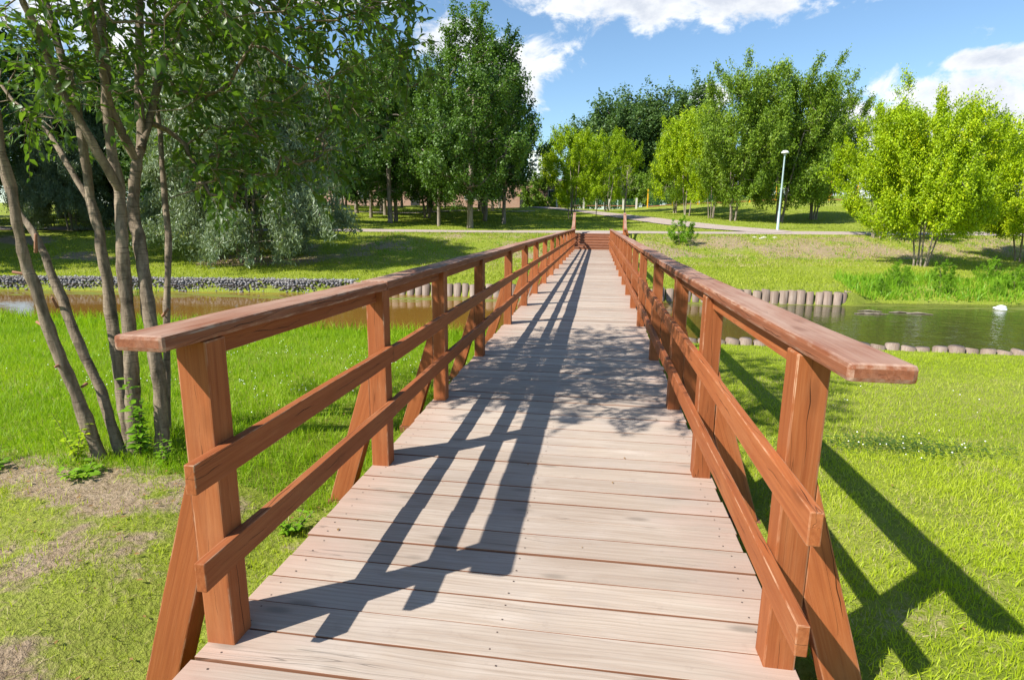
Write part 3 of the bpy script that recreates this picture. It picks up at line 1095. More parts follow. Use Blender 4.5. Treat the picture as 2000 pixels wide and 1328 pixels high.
place('maple_tree', 'yellow1', .9, 73.5, 'yellow green small tree behind the leafless looking sapling', rz=2.3, s=.98, sz=1.12)
place('sapling', 'sapling', 2.39, 56.9, 'thin pale sapling with a sparse dry crown behind the stairs', s=1.0)
place('maple_tree', 'yellow1', 8.9, 62.5, 'bright yellow green tree right of the bridge, left of the tall ash trees', rz=4.1, s=1.05, sz=1.26)
place('maple_tree', 'yellow1', 10.4, 57.5, 'yellow green leaning tree in front of the tall ash trees', rz=5.3, s=.86, sz=1.10)
place('ash_tree', 'ash1', 11.5, 53.6, 'tall green ash tree left of the lamp post', rz=.5, s=.92, sz=.97)
place('ash_tree', 'ash2', 15.6, 54.6, 'tallest green ash tree right behind the lamp post', rz=1.9, s=1.0, sz=1.0)
place('ash_tree', 'ash1', 19.4, 57.5, 'green ash tree right of and behind the lamp post', rz=3.1, s=.88, sz=.94)
place('ash_tree', 'ash2', 8.6, 70, 'paler ash tree in the gap left of the lamp post group', rz=3.9, s=.7, sz=.72)
place('maple_tree', 'yellow1', 17.9, 41.3, 'yellow green tree standing on the top edge of the right bank', rz=1.1, s=.82, sz=.96)
place('maple_tree', 'yellow2', 15.2, 30.2, 'large bright yellow green tree with pale leaning stems on the right bank', rz=.2, s=.87, sz=.98)
place('maple_tree', 'yellow2', 22.9, 35.6, 'yellow green tree at the right picture edge on the bank', rz=2.7, s=.92, sz=.92)
for i, (x, y, s) in enumerate([(-2.2, 112, .74), (1.8, 110, .88), (6.0, 114, .92), (10.5, 112, .90), (15.0, 110, .90), (19, 116, .80)]):
    place('poplar_tree', 'poplar', x, y, 'far dark green poplar in the tall row beyond the park', rz=i*1.1, s=s, sz=s*.93, group='row of far poplars')
for i, (x, y, s) in enumerate([(31, 118, .6), (40, 112, .55), (50, 112, .5), (62, 108, .55), (75, 105, .6), (88, 95, .5)]):
    place('poplar_tree', 'poplar', x, y, 'low dark tree behind the parked cars on the right', rz=i*1.1, s=s, group='low trees behind the right hill')
for i, (x, y, s) in enumerate([(-3, 88, 1.0), (2, 90, 1.2), (6.5, 89, 1.1), (11, 91, 1.4), (15.5, 90, 1.3), (20, 92, 1.5), (25, 92, 1.2), (-8, 90, 1.2)]):
    place('bush', 'bush', x, y, 'green bush behind the mesh fence', 'bush', rz=i*1.7, s=s, group='bushes behind the fence')
place('bush', 'shrub', 4.75, 34.6, 'small fresh green bush on the bank right of the stairs', 'bush', s=.82)

# ------------------------------------------------------------------ foreground multi-stem tree
STEMS = {
    'A': [(-3.46, 3.45, -0.16), (-3.62, 3.43, 0.45), (-3.69, 3.41, 0.83), (-3.74, 3.39, 1.12), (-3.78, 3.38, 1.40), (-3.76, 3.36, 1.59), (-3.77, 3.34, 1.99), (-3.75, 3.32, 2.36), (-3.75, 3.30, 2.70), (-3.8, 3.2, 3.3)],
    'B': [(-3.39, 3.55, -0.16), (-3.56, 3.60, 0.36), (-3.76, 3.65, 0.84), (-3.91, 3.70, 1.17), (-4.04, 3.75, 1.46), (-4.24, 3.80, 1.64), (-4.38, 3.85, 1.95), (-4.56, 3.90, 2.35), (-4.7, 3.9, 2.9)],
    'C': [(-3.50, 3.75, -0.21), (-3.56, 3.79, 0.43), (-3.60, 3.83, 0.92), (-3.64, 3.87, 1.39), (-3.70, 3.91, 1.61), (-3.76, 3.94, 1.92), (-3.80, 3.98, 2.42), (-3.93, 4.02, 2.89), (-4.04, 4.06, 3.21), (-4.11, 4.10, 3.56), (-4.1, 4.2, 4.3)],
    'C2': [(-3.79, 4.00, 1.68), (-4.08, 4.10, 2.03), (-4.39, 4.20, 2.36), (-4.68, 4.30, 2.51), (-4.99, 4.40, 2.84)],
    'D': [(-3.33, 3.60, -0.18), (-3.33, 3.64, 0.41), (-3.32, 3.67, 0.95), (-3.33, 3.71, 1.40), (-3.34, 3.75, 1.78), (-3.39, 3.79, 2.21), (-3.40, 3.83, 2.62), (-3.39, 3.86, 3.05), (-3.40, 3.90, 3.44), (-3.2, 3.7, 4.4)],
    'D2': [(-3.34, 3.75, 1.78), (-3.38, 3.64, 2.06), (-3.46, 3.52, 2.39), (-3.48, 3.41, 2.73), (-3.45, 3.30, 2.97), (-3.4, 3.0, 3.6)],
    'E': [(-3.12, 3.60, -0.18), (-3.13, 3.67, 0.41), (-3.19, 3.74, 0.94), (-3.27, 3.81, 1.32), (-3.36, 3.88, 1.62), (-3.37, 3.95, 1.92), (-3.35, 4.02, 2.10), (-3.39, 4.09, 2.44), (-3.38, 4.16, 2.80), (-3.41, 4.23, 3.17), (-3.37, 4.30, 3.64), (-3.1, 4.3, 4.5)],
    'E2': [(-3.34, 4.00, 2.10), (-3.35, 4.20, 2.49), (-3.34, 4.40, 2.87), (-3.27, 4.60, 3.25), (-3.10, 4.80, 3.69), (-2.8, 4.9, 4.3)],
    'E3': [(-3.35, 3.95, 2.02), (-3.38, 3.81, 2.35), (-3.30, 3.67, 2.67), (-3.20, 3.54, 2.96), (-3.11, 3.40, 3.15), (-2.9, 3.1, 3.8)],
    'F': [(-3.42, 4.00, -0.31), (-3.40, 4.15, 0.77), (-3.43, 4.30, 1.46), (-3.54, 4.45, 2.00), (-3.64, 4.60, 2.54), (-3.74, 4.75, 3.01), (-3.74, 4.90, 3.57)],
}
SRAD = {'A': (.052, .022), 'B': (.046, .018), 'C': (.055, .02), 'C2': (.028, .012), 'D': (.066, .022), 'D2': (.038, .014), 'E': (.062, .024), 'E2': (.036, .014), 'E3': (.036, .013), 'F': (.036, .014)}
ft = tag(empty('young_tree', (-3.4, 3.6, -.15)), 'multi stemmed young tree with broad leaves leaning over the near left railing', 'tree')
bpy.context.view_layer.update()
rng = np.random.default_rng(77)


def densify(P, r0, r1, m=6):
    P = np.array(P)
    t = np.arange(len(P))
    tt = np.linspace(0, len(P)-1, (len(P)-1)*m+1)
    # smooth interpolation
    Q = np.column_stack([np.interp(tt, t, P[:, i]) for i in range(3)])
    for _ in range(6):
        Q[1:-1] = (Q[:-2]+Q[1:-1]*2+Q[2:])/4
    s = tt/tt[-1]
    rad = r0*(1-s)+r1*s
    return Q, rad


def own(o):
    """mesh is in world coordinates: keep it there under its parent"""
    o.matrix_parent_inverse = o.parent.matrix_world.inverted()
    return o


all_nodes = []
for key, P in STEMS.items():
    r0, r1 = SRAD[key]
    Q, rad = densify(P, r0, r1, 10)
    rad = rad*(1+.07*np.interp(np.arange(len(Q)), np.arange(0, len(Q)+3, 3), rng.normal(size=len(np.arange(0, len(Q)+3, 3)))))
    rad = rad*.80
    if P[0][2] < 0:
        rad[:3] *= (1.18, 1.1, 1.04)
    Q = Q+np.column_stack([np.interp(np.arange(len(Q)), np.arange(0, len(Q)+5, 5), rng.normal(size=len(np.arange(0, len(Q)+5, 5)))*.006) for _ in range(3)])
    n = 14
    V, q = tube_arrays(Q, rad, n, 0)
    # knobs and ridges
    ang = np.tile(np.arange(n)/n*6.283, len(Q))
    hh = V[:, 2]
    bumpv = .06*np.sin(ang*3+hh*9)+.05*np.sin(ang*5-hh*17)+.05*np.sin(hh*40+ang)
    cen = np.repeat(Q, n, axis=0)
    V = cen+(V-cen)*(1+bumpv)[:, None]
    o = own(link('stem', make_mesh('stem', V, q, True), M['bark'], ft))
    all_nodes.append((list(Q[::5]), None if P[0][2] < 0 else 1))
# broken branch stubs with brown ends
for (x, y_, z, dx, dy, dz) in [(-3.70, 3.43, .83, -.08, -.03, .07), (-3.80, 3.40, 1.22, -.05, -.05, .02), (-3.62, 3.55, .42, .03, -.06, .0), (-3.84, 3.62, .98, .03, -.05, .06), (-4.0, 3.68, 1.38, .05, -.03, .10), (-3.66, 3.42, .6, .03, -.07, 0), (-3.40, 4.12, .85, .06, -.02, .05)]:
    tb = Tubes()
    tb.add([(x-dx*.3, y_-dy*.3, z-dz*.3), (x+dx, y_+dy, z+dz), (x+dx*1.02, y_+dy*1.02, z+dz*1.02)], [.012, .009, .002], 8)
    own(link('broken_stub', tb.mesh('broken_stub'), M['scar'], ft))


def ell(c, r, n):
    out = []
    while len(out) < n:
        p = rng.uniform(-1, 1, 3)
        if p @ p < 1:
            out.append(np.array(c)+p*np.array(r))
    return out


tips = ell((-2.9, 4.0, 4.4), (2.0, 2.4, 1.4), 385)+ell((-2.75, 4.6, 2.80), (1.5, 1.5, .75), 190)+ell((-4.2, 4.0, 2.9), (1.2, 1.3, .9), 80)+ell((-2.7, 4.6, 2.0), (.75, .7, .40), 40)
tips += ell((-2.0, 3.9, 3.2), (.75, 1.3, .55), 60)
tips = [t_ for t_ in tips if t_[0] < -.28*t_[1]-.10 or t_[2] > 3.4+.3*(t_[1]-3)]
arr, par, tipid, nfix = grow(tips, all_nodes, rng, seg=.16, jit=.10, drop=.25)
c = np.zeros(len(arr))
c[tipid] = 1
for i in range(len(arr)-1, 0, -1):
    if par[i] >= 0:
        c[par[i]] += c[i]
kids = [[] for _ in arr]
for i in range(len(arr)):
    if par[i] >= 0:
        kids[par[i]].append(i)
rad = .0024*np.maximum(c, 1)**.48
tb = Tubes()
for i in range(nfix, len(arr)):
    if par[i] < nfix or (kids[par[i]] and max(kids[par[i]], key=lambda q: c[q]) != i):
        P, rr = [arr[par[i]], arr[i]], [rad[i]*1.1, rad[i]]
        cur = i
        while kids[cur]:
            cur = max(kids[cur], key=lambda q: c[q])
            P.append(arr[cur])
            rr.append(rad[cur])
        tb.add(P, rr, 6)
own(link('branches', tb.mesh('branches'), M['bark'], ft))
# leafy twigs
LC, LT, LN, LL = [], [], [], []
tw = Tubes()
for t_ in tipid:
    p = arr[t_]
    pp = arr[par[t_]]
    main = (p-pp)/(np.linalg.norm(p-pp)+1e-6)
    if rng.random() < .10:
        continue
    for k in range(3):
        d = main*.9+rng.normal(size=3)*.55
        d[2] += .10
        d /= np.linalg.norm(d)
        ln = rng.uniform(.18, .42)
        st = p-main*rng.uniform(0, .12)
        m = 5
        ss = np.linspace(0, 1, m)
        sag = rng.uniform(-.10, .03)
        Q = st+np.outer(ss, d)*ln+np.outer(ss**2, [0, 0, sag])
        tw.add(Q, np.linspace(.0026, .001, m), 3)
        nl = int(ln/.030)
        side = rng.normal(size=3)
        side = np.cross(d, side)
        side /= np.linalg.norm(side)
        for j in range(nl):
            s = (j+.7)/nl
            b = st+d*ln*s+np.array([0, 0, sag*s*s])
            sd = side*(1 if j % 2 else -1)+rng.normal(size=3)*.35
            t2 = d*.75+sd*.8+np.array([0, 0, -.18])
            nn = np.array([0, 0, 1.0])+rng.normal(size=3)*.45
            LC.append(b)
            LT.append(t2)
            LN.append(nn)
            LL.append(rng.uniform(.055, .105)*(1-.25*(s > .9)))
own(link('twigs', tw.mesh('twigs'), M['twig'], ft))
LL = np.array(LL)
own(link('crown', leaves_mesh('crown', np.array(LC), np.array(LT), np.array(LN), LL, LL*rng.uniform(.36, .48, len(LL)), .16, True), M['leaf_near'], ft))
print('near leaves', len(LL))

# sprout between the stems
def leafy_sprout(name, x, y, h, nst, label, cat, lsz=.08, seed=1, mat=None, spread=.35):
    r_ = np.random.default_rng(seed)
    z = float(height(x, y))
    root = tag(empty(name, (x, y, z)), label, cat)
    tb = Tubes()
    C_, T_, N_, L_ = [], [], [], []
    for k in range(nst):
        a = r_.uniform(0, 6.28)
        hh = h*r_.uniform(.55, 1)
        ss = np.linspace(0, 1, 7)
        P = np.column_stack([math.cos(a)*spread*hh*ss**1.4, math.sin(a)*spread*hh*ss**1.4, hh*ss-.02])
        tb.add(P, np.linspace(.004, .0015, 7), 4)
        nl = max(4, int(hh/.045))
        for j in range(nl):
            s = .15+.85*(j+.5)/nl
            b = np.array([np.interp(s, ss, P[:, i]) for i in range(3)])
            for sg in (0, math.pi):
                aa = a+sg+(1.57 if j % 2 else 0)+r_.uniform(-.3, .3)
                C_.append(b)
                T_.append((math.cos(aa), math.sin(aa), .15+r_.uniform(-.2, .3)))
                N_.append((r_.normal()*.2, r_.normal()*.2, 1))
                L_.append(lsz*r_.uniform(.6, 1.2)*(1.1-.5*s))
    link('stalk', tb.mesh('stalk'), M['twig'], root)
    L_ = np.array(L_)
    link('leaves', leaves_mesh('leaves', np.array(C_), np.array(T_, float), np.array(N_, float), L_, L_*.5, .12, True), mat or M['weed'], root)
    return root


leafy_sprout('weed_plant', -3.22, 3.52, .72, 5, 'tall leafy green sprout growing between the thin tree stems', 'plant', .10, 3, spread=.12)
leafy_sprout('weed_plant', -3.62, 3.40, .38, 6, 'yellow green sprout at the foot of the leaning stems', 'plant', .07, 4, M['leaf_yellow'], .45)
leafy_sprout('weed_plant', -2.98, 3.45, .25, 6, 'low leafy weed right of the stems near the railing', 'plant', .06, 5)
leafy_sprout('weed_plant', -1.80, 3.05, .16, 9, 'low weed clump beside the second left post', 'plant', .07, 6, spread=.9)
leafy_sprout('weed_plant', -3.35, 3.18, .10, 8, 'broad leaved weed on the bare soil below the stems', 'plant', .09, 7, spread=1.5)
leafy_sprout('weed_plant', -4.1, 3.2, .12, 10, 'broad leaved weeds left of the stems', 'plant', .09, 8, spread=1.6)

# ------------------------------------------------------------------ grass
def in_view(x, y, m=2.0):
    # generous wedge in front of the camera
    a = np.arctan2(x, y)
    return (a > R(-74)) & (a < R(58)) | (np.hypot(x, y) < m)


def blades(name, xs, ys, h, w_, mat, seed, lean=.45, two=False, lift=0.0, label=None):
    r_ = np.random.default_rng(seed)
    n = len(xs)
    z = height(xs, ys)-.008+lift
    a = r_.uniform(0, 2*np.pi, n)
    la = r_.uniform(0, 2*np.pi, n)
    ll = np.abs(r_.normal(size=n))*lean
    B = np.column_stack([np.cos(a), np.sin(a), np.zeros(n)])*(w_/2)[:, None]
    C_ = np.column_stack([xs, ys, z])
    Tt = np.column_stack([np.cos(la)*ll, np.sin(la)*ll, np.ones(n)])
    Tt /= np.linalg.norm(Tt, axis=1)[:, None]
    tip = C_+Tt*h[:, None]+np.column_stack([np.cos(la), np.sin(la), np.zeros(n)])*(h*.22*np.minimum(ll, 1)*2)[:, None]
    if two:
        mid = C_+Tt*(h*.52)[:, None]
        V = np.stack([C_-B, C_+B, mid+B*.8, mid-B*.8, tip], 1)
        f = np.array([[0, 1, 2], [0, 2, 3], [3, 2, 4]])
    else:
        V = np.stack([C_-B, C_+B, tip], 1)
        f = np.array([[0, 1, 2]])
    k = V.shape[1]
    F = (np.arange(n)[:, None, None]*k+f[None]).reshape(-1, 3)
    o = link(name, make_mesh(name, V.reshape(-1, 3), F), mat)
    tag(o, label=label, cat='grass', kind='stuff')
    return o


def scatter(x0, x1, y0, y1, dens, seed):
    r_ = np.random.default_rng(seed)
    n = int((x1-x0)*(y1-y0)*dens)
    return r_.uniform(x0, x1, n), r_.uniform(y0, y1, n), r_


def keep_out(x, y):
    und = (x > -1.3) & (x < .7)
    return ~und


HGT = lambda x, y: .6+.8*fnoise(x, y, .5, 21)+.3*vnoise(x, y, .12, 22)
X, Y, r_ = scatter(-8.5, 6.5, .7, 4.6, 4600, 31)
X2, Y2, _ = scatter(.75, 5.0, .7, 4.6, 4200, 131)
X, Y = np.concatenate([X, X2]), np.concatenate([Y, Y2])
k = in_view(X, Y) & keep_out(X, Y) & (r_.random(len(X)) > dirt_mask(X, Y)*.86)
X, Y = X[k], Y[k]
lush = (X < -1.3) & (Y > 3.25+.5*(fnoise(X, Y, .6, 70)-.5))
th = .22+.60*smooth(.40, .60, fnoise(X, Y, .28, 71))+.28*(X < 0)*smooth(.35, .6, fnoise(X, Y, .7, 77))
k = lush | (r_.random(len(X)) > th*.80)
X, Y, lush = X[k], Y[k], lush[k]
hh = .052*HGT(X, Y)*r_.uniform(.5, 1.2, len(X))*np.where(lush, 1.45, .80)
ww = r_.uniform(.003, .0055, len(X))
blades('grass', X[lush], Y[lush], hh[lush], ww[lush], M['grass_lush'], 1, .55, True, label='lush green grass behind the thin tree stems left of the bridge')
blades('grass', X[~lush], Y[~lush], hh[~lush], ww[~lush], M['grass'], 1, .75, True, label='near mown lawn grass on both sides of the bridge')
X, Y, r_ = scatter(-13, 11, 4.6, 10.5, 1900, 32)
k = in_view(X, Y) & keep_out(X, Y) & (Y < near_edge(X)-.08)
X, Y = X[k], Y[k]
hh = .062*HGT(X, Y)*r_.uniform(.5, 1.2, len(X))*np.where(X < 0, 1.3, .7)
ww = r_.uniform(.006, .010, len(X))
L_ = X < 0
blades('grass', X[L_], Y[L_], hh[L_], ww[L_], M['grass_lush'], 2, .5, label='bright green lawn between the left railing and the river edge')
blades('grass', X[~L_], Y[~L_], hh[~L_], ww[~L_], M['grass'], 2, .7, label='yellowish lawn between the right railing and the river edge')
X, Y, r_ = scatter(-22, 16, 6.0, 10.5, 320, 33)
k = in_view(X, Y) & ((X < -12.5) | (X > 10.5))
X, Y = X[k], Y[k]
blades('grass', X, Y, .09*HGT(X, Y), r_.uniform(.012, .02, len(X)), M['grass'], 3, .5, label='lawn grass far out at the two sides')
# long grass on the near river edge
X, Y, r_ = scatter(-20, -1.5, 9.2, 11.1, 330, 34)
ed = near_edge(X)
k = (Y < ed+.25) & (r_.random(len(X)) < smooth(.30, .62, fnoise(X, Y, .9, 40)+.25*smooth(-1.0, 0, Y-ed)))
X, Y = X[k], Y[k]
blades('tall_grass', X, Y, r_.uniform(.10, .30, len(X)), r_.uniform(.008, .015, len(X)), M['grass_lush'], 4, .4, True, label='long grass along the near left river edge')
X, Y, r_ = scatter(-5.4, -1.5, 3.5, 9.0, 300, 35)
k = r_.random(len(X)) < smooth(.52, .66, fnoise(X, Y, .6, 41))
X, Y = X[k], Y[k]
blades('tall_grass', X, Y, r_.uniform(.07, .16, len(X)), r_.uniform(.004, .008, len(X)), M['grass_lush'], 5, .5, True, label='taller grass tufts in the lawn left of the bridge')
# dry litter near the tree
X, Y, r_ = scatter(-5.5, -1.45, .9, 3.7, 2600, 36)
k = r_.random(len(X)) < .22+.40*smooth(.40, .62, fnoise(X, Y, .28, 71))+.55*dirt_mask(X, Y)
X, Y = X[k], Y[k]
blades('dry_grass', X, Y, r_.uniform(.01, .06, len(X)), r_.uniform(.002, .006, len(X)), M['drygrass'], 6, 2.5, label='dry straw lying on the bare soil by the tree')
X, Y, r_ = scatter(.8, 7.5, .8, 8, 2300, 37)
k = r_.random(len(X)) < .25+.75*smooth(.45, .62, fnoise(X, Y, .28, 71))
X, Y = X[k], Y[k]
blades('dry_grass', X, Y, r_.uniform(.02, .05, len(X)), r_.uniform(.002, .005, len(X)), M['drygrass'], 7, 1.5, label='dry straw in the right lawn')
# far bank
X, Y, r_ = scatter(-26, 34, 16.5, 47, 170, 38)
d = Y-far_edge(X)
k = in_view(X, Y) & (d > .12) & (Y < crest(X)) & (r_.random(len(X)) > dirt_mask(X, Y)*.55)
X, Y = X[k], Y[k]
blades('bank_grass', X, Y, r_.uniform(.05, .13, len(X)), r_.uniform(.02, .04, len(X)), M['grass_far'], 8, .6, label='short grass on the slope of the far bank')
X, Y, r_ = scatter(-40, 45, 30, 75, 40, 39)
k = in_view(X, Y) & (Y > crest(X)+2.8)
X, Y = X[k], Y[k]
blades('park_grass', X, Y, r_.uniform(.06, .12, len(X)), r_.uniform(.03, .07, len(X)), M['grass_far'], 9, .7, label='park lawn beyond the bank path')
X, Y, r_ = scatter(-12, 30, 24, 48, 90, 58)
ti_ = (Y-foot_line(X))/8.8
k = (ti_ > -.3) & (ti_ < 1.0) & (fnoise(X, Y, .8, 59) > .40)
X, Y = X[k], Y[k]
blades('dry_grass', X, Y, r_.uniform(.04, .14, len(X)), r_.uniform(.02, .04, len(X)), M['drygrass'], 11, 1.2, label='dry bleached grass on the steep top of the far bank')
X, Y, r_ = scatter(-12, 30, 26, 46, 40, 60)
ti_ = (Y-foot_line(X))/8.8
k = (ti_ > 0) & (ti_ < 1.0) & (fnoise(X, Y, .5, 61) > .56)
X, Y = X[k], Y[k]
blades('bank_weeds', X, Y, r_.uniform(.08, .22, len(X)), r_.uniform(.03, .06, len(X)), M['weed'], 12, .9, label='scattered green weeds on the steep top of the far bank')
# rank growth on the right part of the far bank
X, Y, r_ = scatter(8.2, 34, 18.5, 32, 150, 43)
d = Y-far_edge(X)
k = (d > .05) & (d < 3.4+1.6*fnoise(X, Y, 2.0, 44)) & (fnoise(X, Y, .9, 45) > .30) & (X > 7.9+.25*d)
X, Y = X[k], Y[k]
blades('tall_weeds', X, Y, r_.uniform(.08, .42, len(X))*(.25+1.5*fnoise(X, Y, 1.0, 46)**1.5), r_.uniform(.02, .045, len(X)), M['weed'], 10, .5, True, label='rank tall weeds on the right of the far bank')
for i, (x, y, s) in enumerate([(14.0, 21.8, .42), (17.5, 23.6, .5), (10.2, 21.5, .35), (12.3, 22.8, .42), (20.5, 24.5, .5), (9.3, 20.6, .28), (11.4, 21.0, .3), (15.6, 23.4, .45), (13.0, 21.0, .25), (18.9, 24.6, .5), (16.3, 22.3, .3), (22.0, 25.0, .55), (10.9, 22.9, .4), (14.6, 24.2, .45)]):
    place('weed_clump', 'shrub', x, y, 'leafy clump of weeds in the rank growth by the water', 'plant', rz=i*2.0, s=s, group='leafy weed clumps on the far right bank')


def flower_patch(label, pts, n, seed):
    r2_ = np.random.default_rng(seed)
    P = []
    for (cx, cy_, sx, sy) in pts:
        P.append(np.column_stack([r2_.normal(cx, sx, n), r2_.normal(cy_, sy, n)]))
    P = np.concatenate(P)
    P = P[(P[:, 1] > 1) & ((P[:, 0] < -1.5) | (P[:, 0] > 1.1))]
    C_ = np.column_stack([P, height(P[:, 0], P[:, 1])+r2_.uniform(.03, .075, len(P))])
    m = len(P)
    a = np.linspace(0, 2*np.pi, 6, endpoint=False)
    rr = r2_.uniform(.0035, .0075, m)
    V = C_[:, None, :]+rr[:, None, None]*np.stack([np.cos(a), np.sin(a), 0*a], -1)[None]
    V = np.concatenate([V, C_[:, None, :]+np.array([0, 0, .008])], 1)
    f = np.array([[i, (i+1) % 6, 6] for i in range(6)])
    F = (np.arange(m)[:, None, None]*7+f[None]).reshape(-1, 3)
    o = link('clover_flowers', make_mesh('clover_flowers', V.reshape(-1, 3), F), M['white'])
    tag(o, label, 'flowers', kind='stuff')


flower_patch('tiny white clover flowers in the left lawn', [(-5.3, 5.6, .5, .3), (-4.6, 7.4, 1.5, .5), (-2.6, 7.2, .5, .4), (-3.4, 5.6, .6, .5), (-6.5, 8, 1.5, .6)], 60, 3)
flower_patch('tiny white clover flowers in the right lawn', [(2.35, 4.75, .35, .15), (3.2, 6.0, 1.0, .8)], 20, 4)
# clover patch leaves on right lawn
X, Y, r_ = scatter(1.6, 3.2, 4.3, 5.2, 1, 5)
pc = np.column_stack([np.random.default_rng(8).normal(2.45, .35, 900), np.random.default_rng(9).normal(4.75, .13, 900)])
nn = len(pc)
r_ = np.random.default_rng(10)
aa = r_.uniform(0, 6.28, nn)
o = link('clover_patch', leaves_mesh('clover_patch', np.column_stack([pc, height(pc[:, 0], pc[:, 1])+r_.uniform(.02, .06, nn)]), np.column_stack([np.cos(aa), np.sin(aa), aa*0]), np.column_stack([r_.normal(size=nn)*.3, r_.normal(size=nn)*.3, np.ones(nn)]), np.full(nn, .022), np.full(nn, .02)), M['leaf_near'])
tag(o, 'darker clover patch in the right lawn beside the bridge', 'clover', kind='stuff')

# fallen leaves on the lawn and a few on the deck
M['litter'] = leaf_material('dead_leaf', (.16, .08, .03), (.28, .16, .06), (.42, .30, .12), .15, .7, .2, .4)
r_ = np.random.default_rng(91)
LX = np.concatenate([r_.normal(-3.2, .9, 190), r_.uniform(-4.5, -1.5, 60), r_.uniform(-1.3, .6, 34), r_.uniform(1.2, 4.5, 40)])
LY = np.concatenate([r_.normal(3.1, .5, 190), r_.uniform(1.2, 5, 60), r_.uniform(2.6, 9.5, 34), r_.uniform(1.5, 6, 40)])
LZ = np.where((LX > -1.42) & (LX < .76), .006, height(LX, LY)+.022)
nn = len(LX)
aa = r_.uniform(0, 6.28, nn)
LS = r_.uniform(.012, .040, nn)*np.where((LX > -1.42) & (LX < .76), .7, 1)
o = link('fallen_leaves', leaves_mesh('fallen_leaves', np.column_stack([LX, LY, LZ]), np.column_stack([np.cos(aa), np.sin(aa), aa*0]), np.column_stack([r_.normal(size=nn)*.2, r_.normal(size=nn)*.2, np.ones(nn)]), LS, LS*.5), M['litter'])
tag(o, 'small brown fallen leaves under the thin stems and on the deck', 'leaf litter', kind='stuff')

# reeds in the water
rr_ = np.random.default_rng(50)
RX = rr_.normal(-14.3, .25, 26)
RY = rr_.normal(16.3, .25, 26)
tb = Tubes()
for x, y in zip(RX, RY):
    h_ = rr_.uniform(.15, .45)
    tb.add([(x, y, -.85), (x+rr_.normal()*.04, y, -.8+h_*.5), (x+rr_.normal()*.09, y, -.8+h_)], [.012, .009, .002], 4)
tag(link('reeds', tb.mesh('reeds'), M['weed']), 'few thin reeds standing in the river before the stone wall', 'reeds', kind='stuff')


# ------------------------------------------------------------------ log walls, gabion
def log_wall(name, label, pts, top, bottom, r0, tint=1):
    root = tag(empty(name, (pts[0][0], pts[0][1], bottom)), label, 'log wall')
    bpy.context.view_layer.update()
    for i, (x, y) in enumerate(pts):
        r = r0*RNG.uniform(.86, 1.07)
        tz = top+RNG.uniform(-.035, .03)
        bm = bmesh.new()
        bmesh.ops.create_cone(bm, cap_ends=True, segments=12, radius1=r*1.02, radius2=r, depth=tz-bottom)
        bmesh.ops.bevel(bm, geom=[e for e in bm.edges if all(v.co.z > 0 for v in e.verts)], offset=.012, segments=2, affect='EDGES')
        s1_, s2_ = RNG.uniform(-.12, .12), RNG.uniform(-.12, .12)
        for v in bm.verts:
            if v.co.z > 0:
                v.co.z += s1_*v.co.x+s2_*v.co.y
            v.co.x, v.co.y, v.co.z = v.co.z, v.co.y, -v.co.x   # grain along local X
        for f in bm.faces:
            f.smooth = True
        me = bpy.data.meshes.new('log')
        bm.to_mesh(me)
        bm.free()
        o = link('log', me, M['log'], root)
        mt = Matrix.Translation((x, y, (tz+bottom)/2)) @ Matrix.Rotation(RNG.uniform(-.04, .04), 4, 'Y') @ Matrix.Rotation(RNG.uniform(-.05, .05), 4, 'X') @ Matrix.Rotation(-math.pi/2, 4, 'Y')
        o.matrix_world = mt
    return root


xs_ = np.arange(1.22, 14.5, .243)
log_wall('log_wall', 'low row of sawn log tops edging the near right river bank', [(x, float(near_edge(x))+.03) for x in xs_], -.405, -1.7, .120)
xs_ = np.arange(-7.9, 7.30, .262)
pts_ = [(x, float(far_edge(x))-.02) for x in xs_]+[(7.50, 19.0), (7.68, 19.18)]
log_wall('log_wall', 'row of upright round logs holding the far bank behind the bridge', pts_, -.40, -1.7, .128)


def stone_field(name, label, rows, cat):
    """rows of little angular stones heaped on a wall"""
    r_ = np.random.default_rng(61)
    ico = bmesh.new()
    bmesh.ops.create_icosphere(ico, subdivisions=1, radius=1)
    IV = np.array([v.co[:] for v in ico.verts])
    IF = np.array([[v.index for v in f.verts] for f in ico.faces])
    ico.free()
    V, F = [], []
    nbase = 0
    for p in rows:
        sc = r_.uniform(.028, .055)*np.array([r_.uniform(.8, 1.5), r_.uniform(.8, 1.2), r_.uniform(.6, 1.0)])
        a = r_.uniform(0, 6.28)
        v = IV*(1+r_.normal(size=(12, 1))*.14)*sc
        v = np.column_stack([v[:, 0]*math.cos(a)-v[:, 1]*math.sin(a), v[:, 0]*math.sin(a)+v[:, 1]*math.cos(a), v[:, 2]])+p
        V.append(v)
        F.append(IF+nbase)
        nbase += 12
    return make_mesh(name, np.concatenate(V), np.concatenate(F))


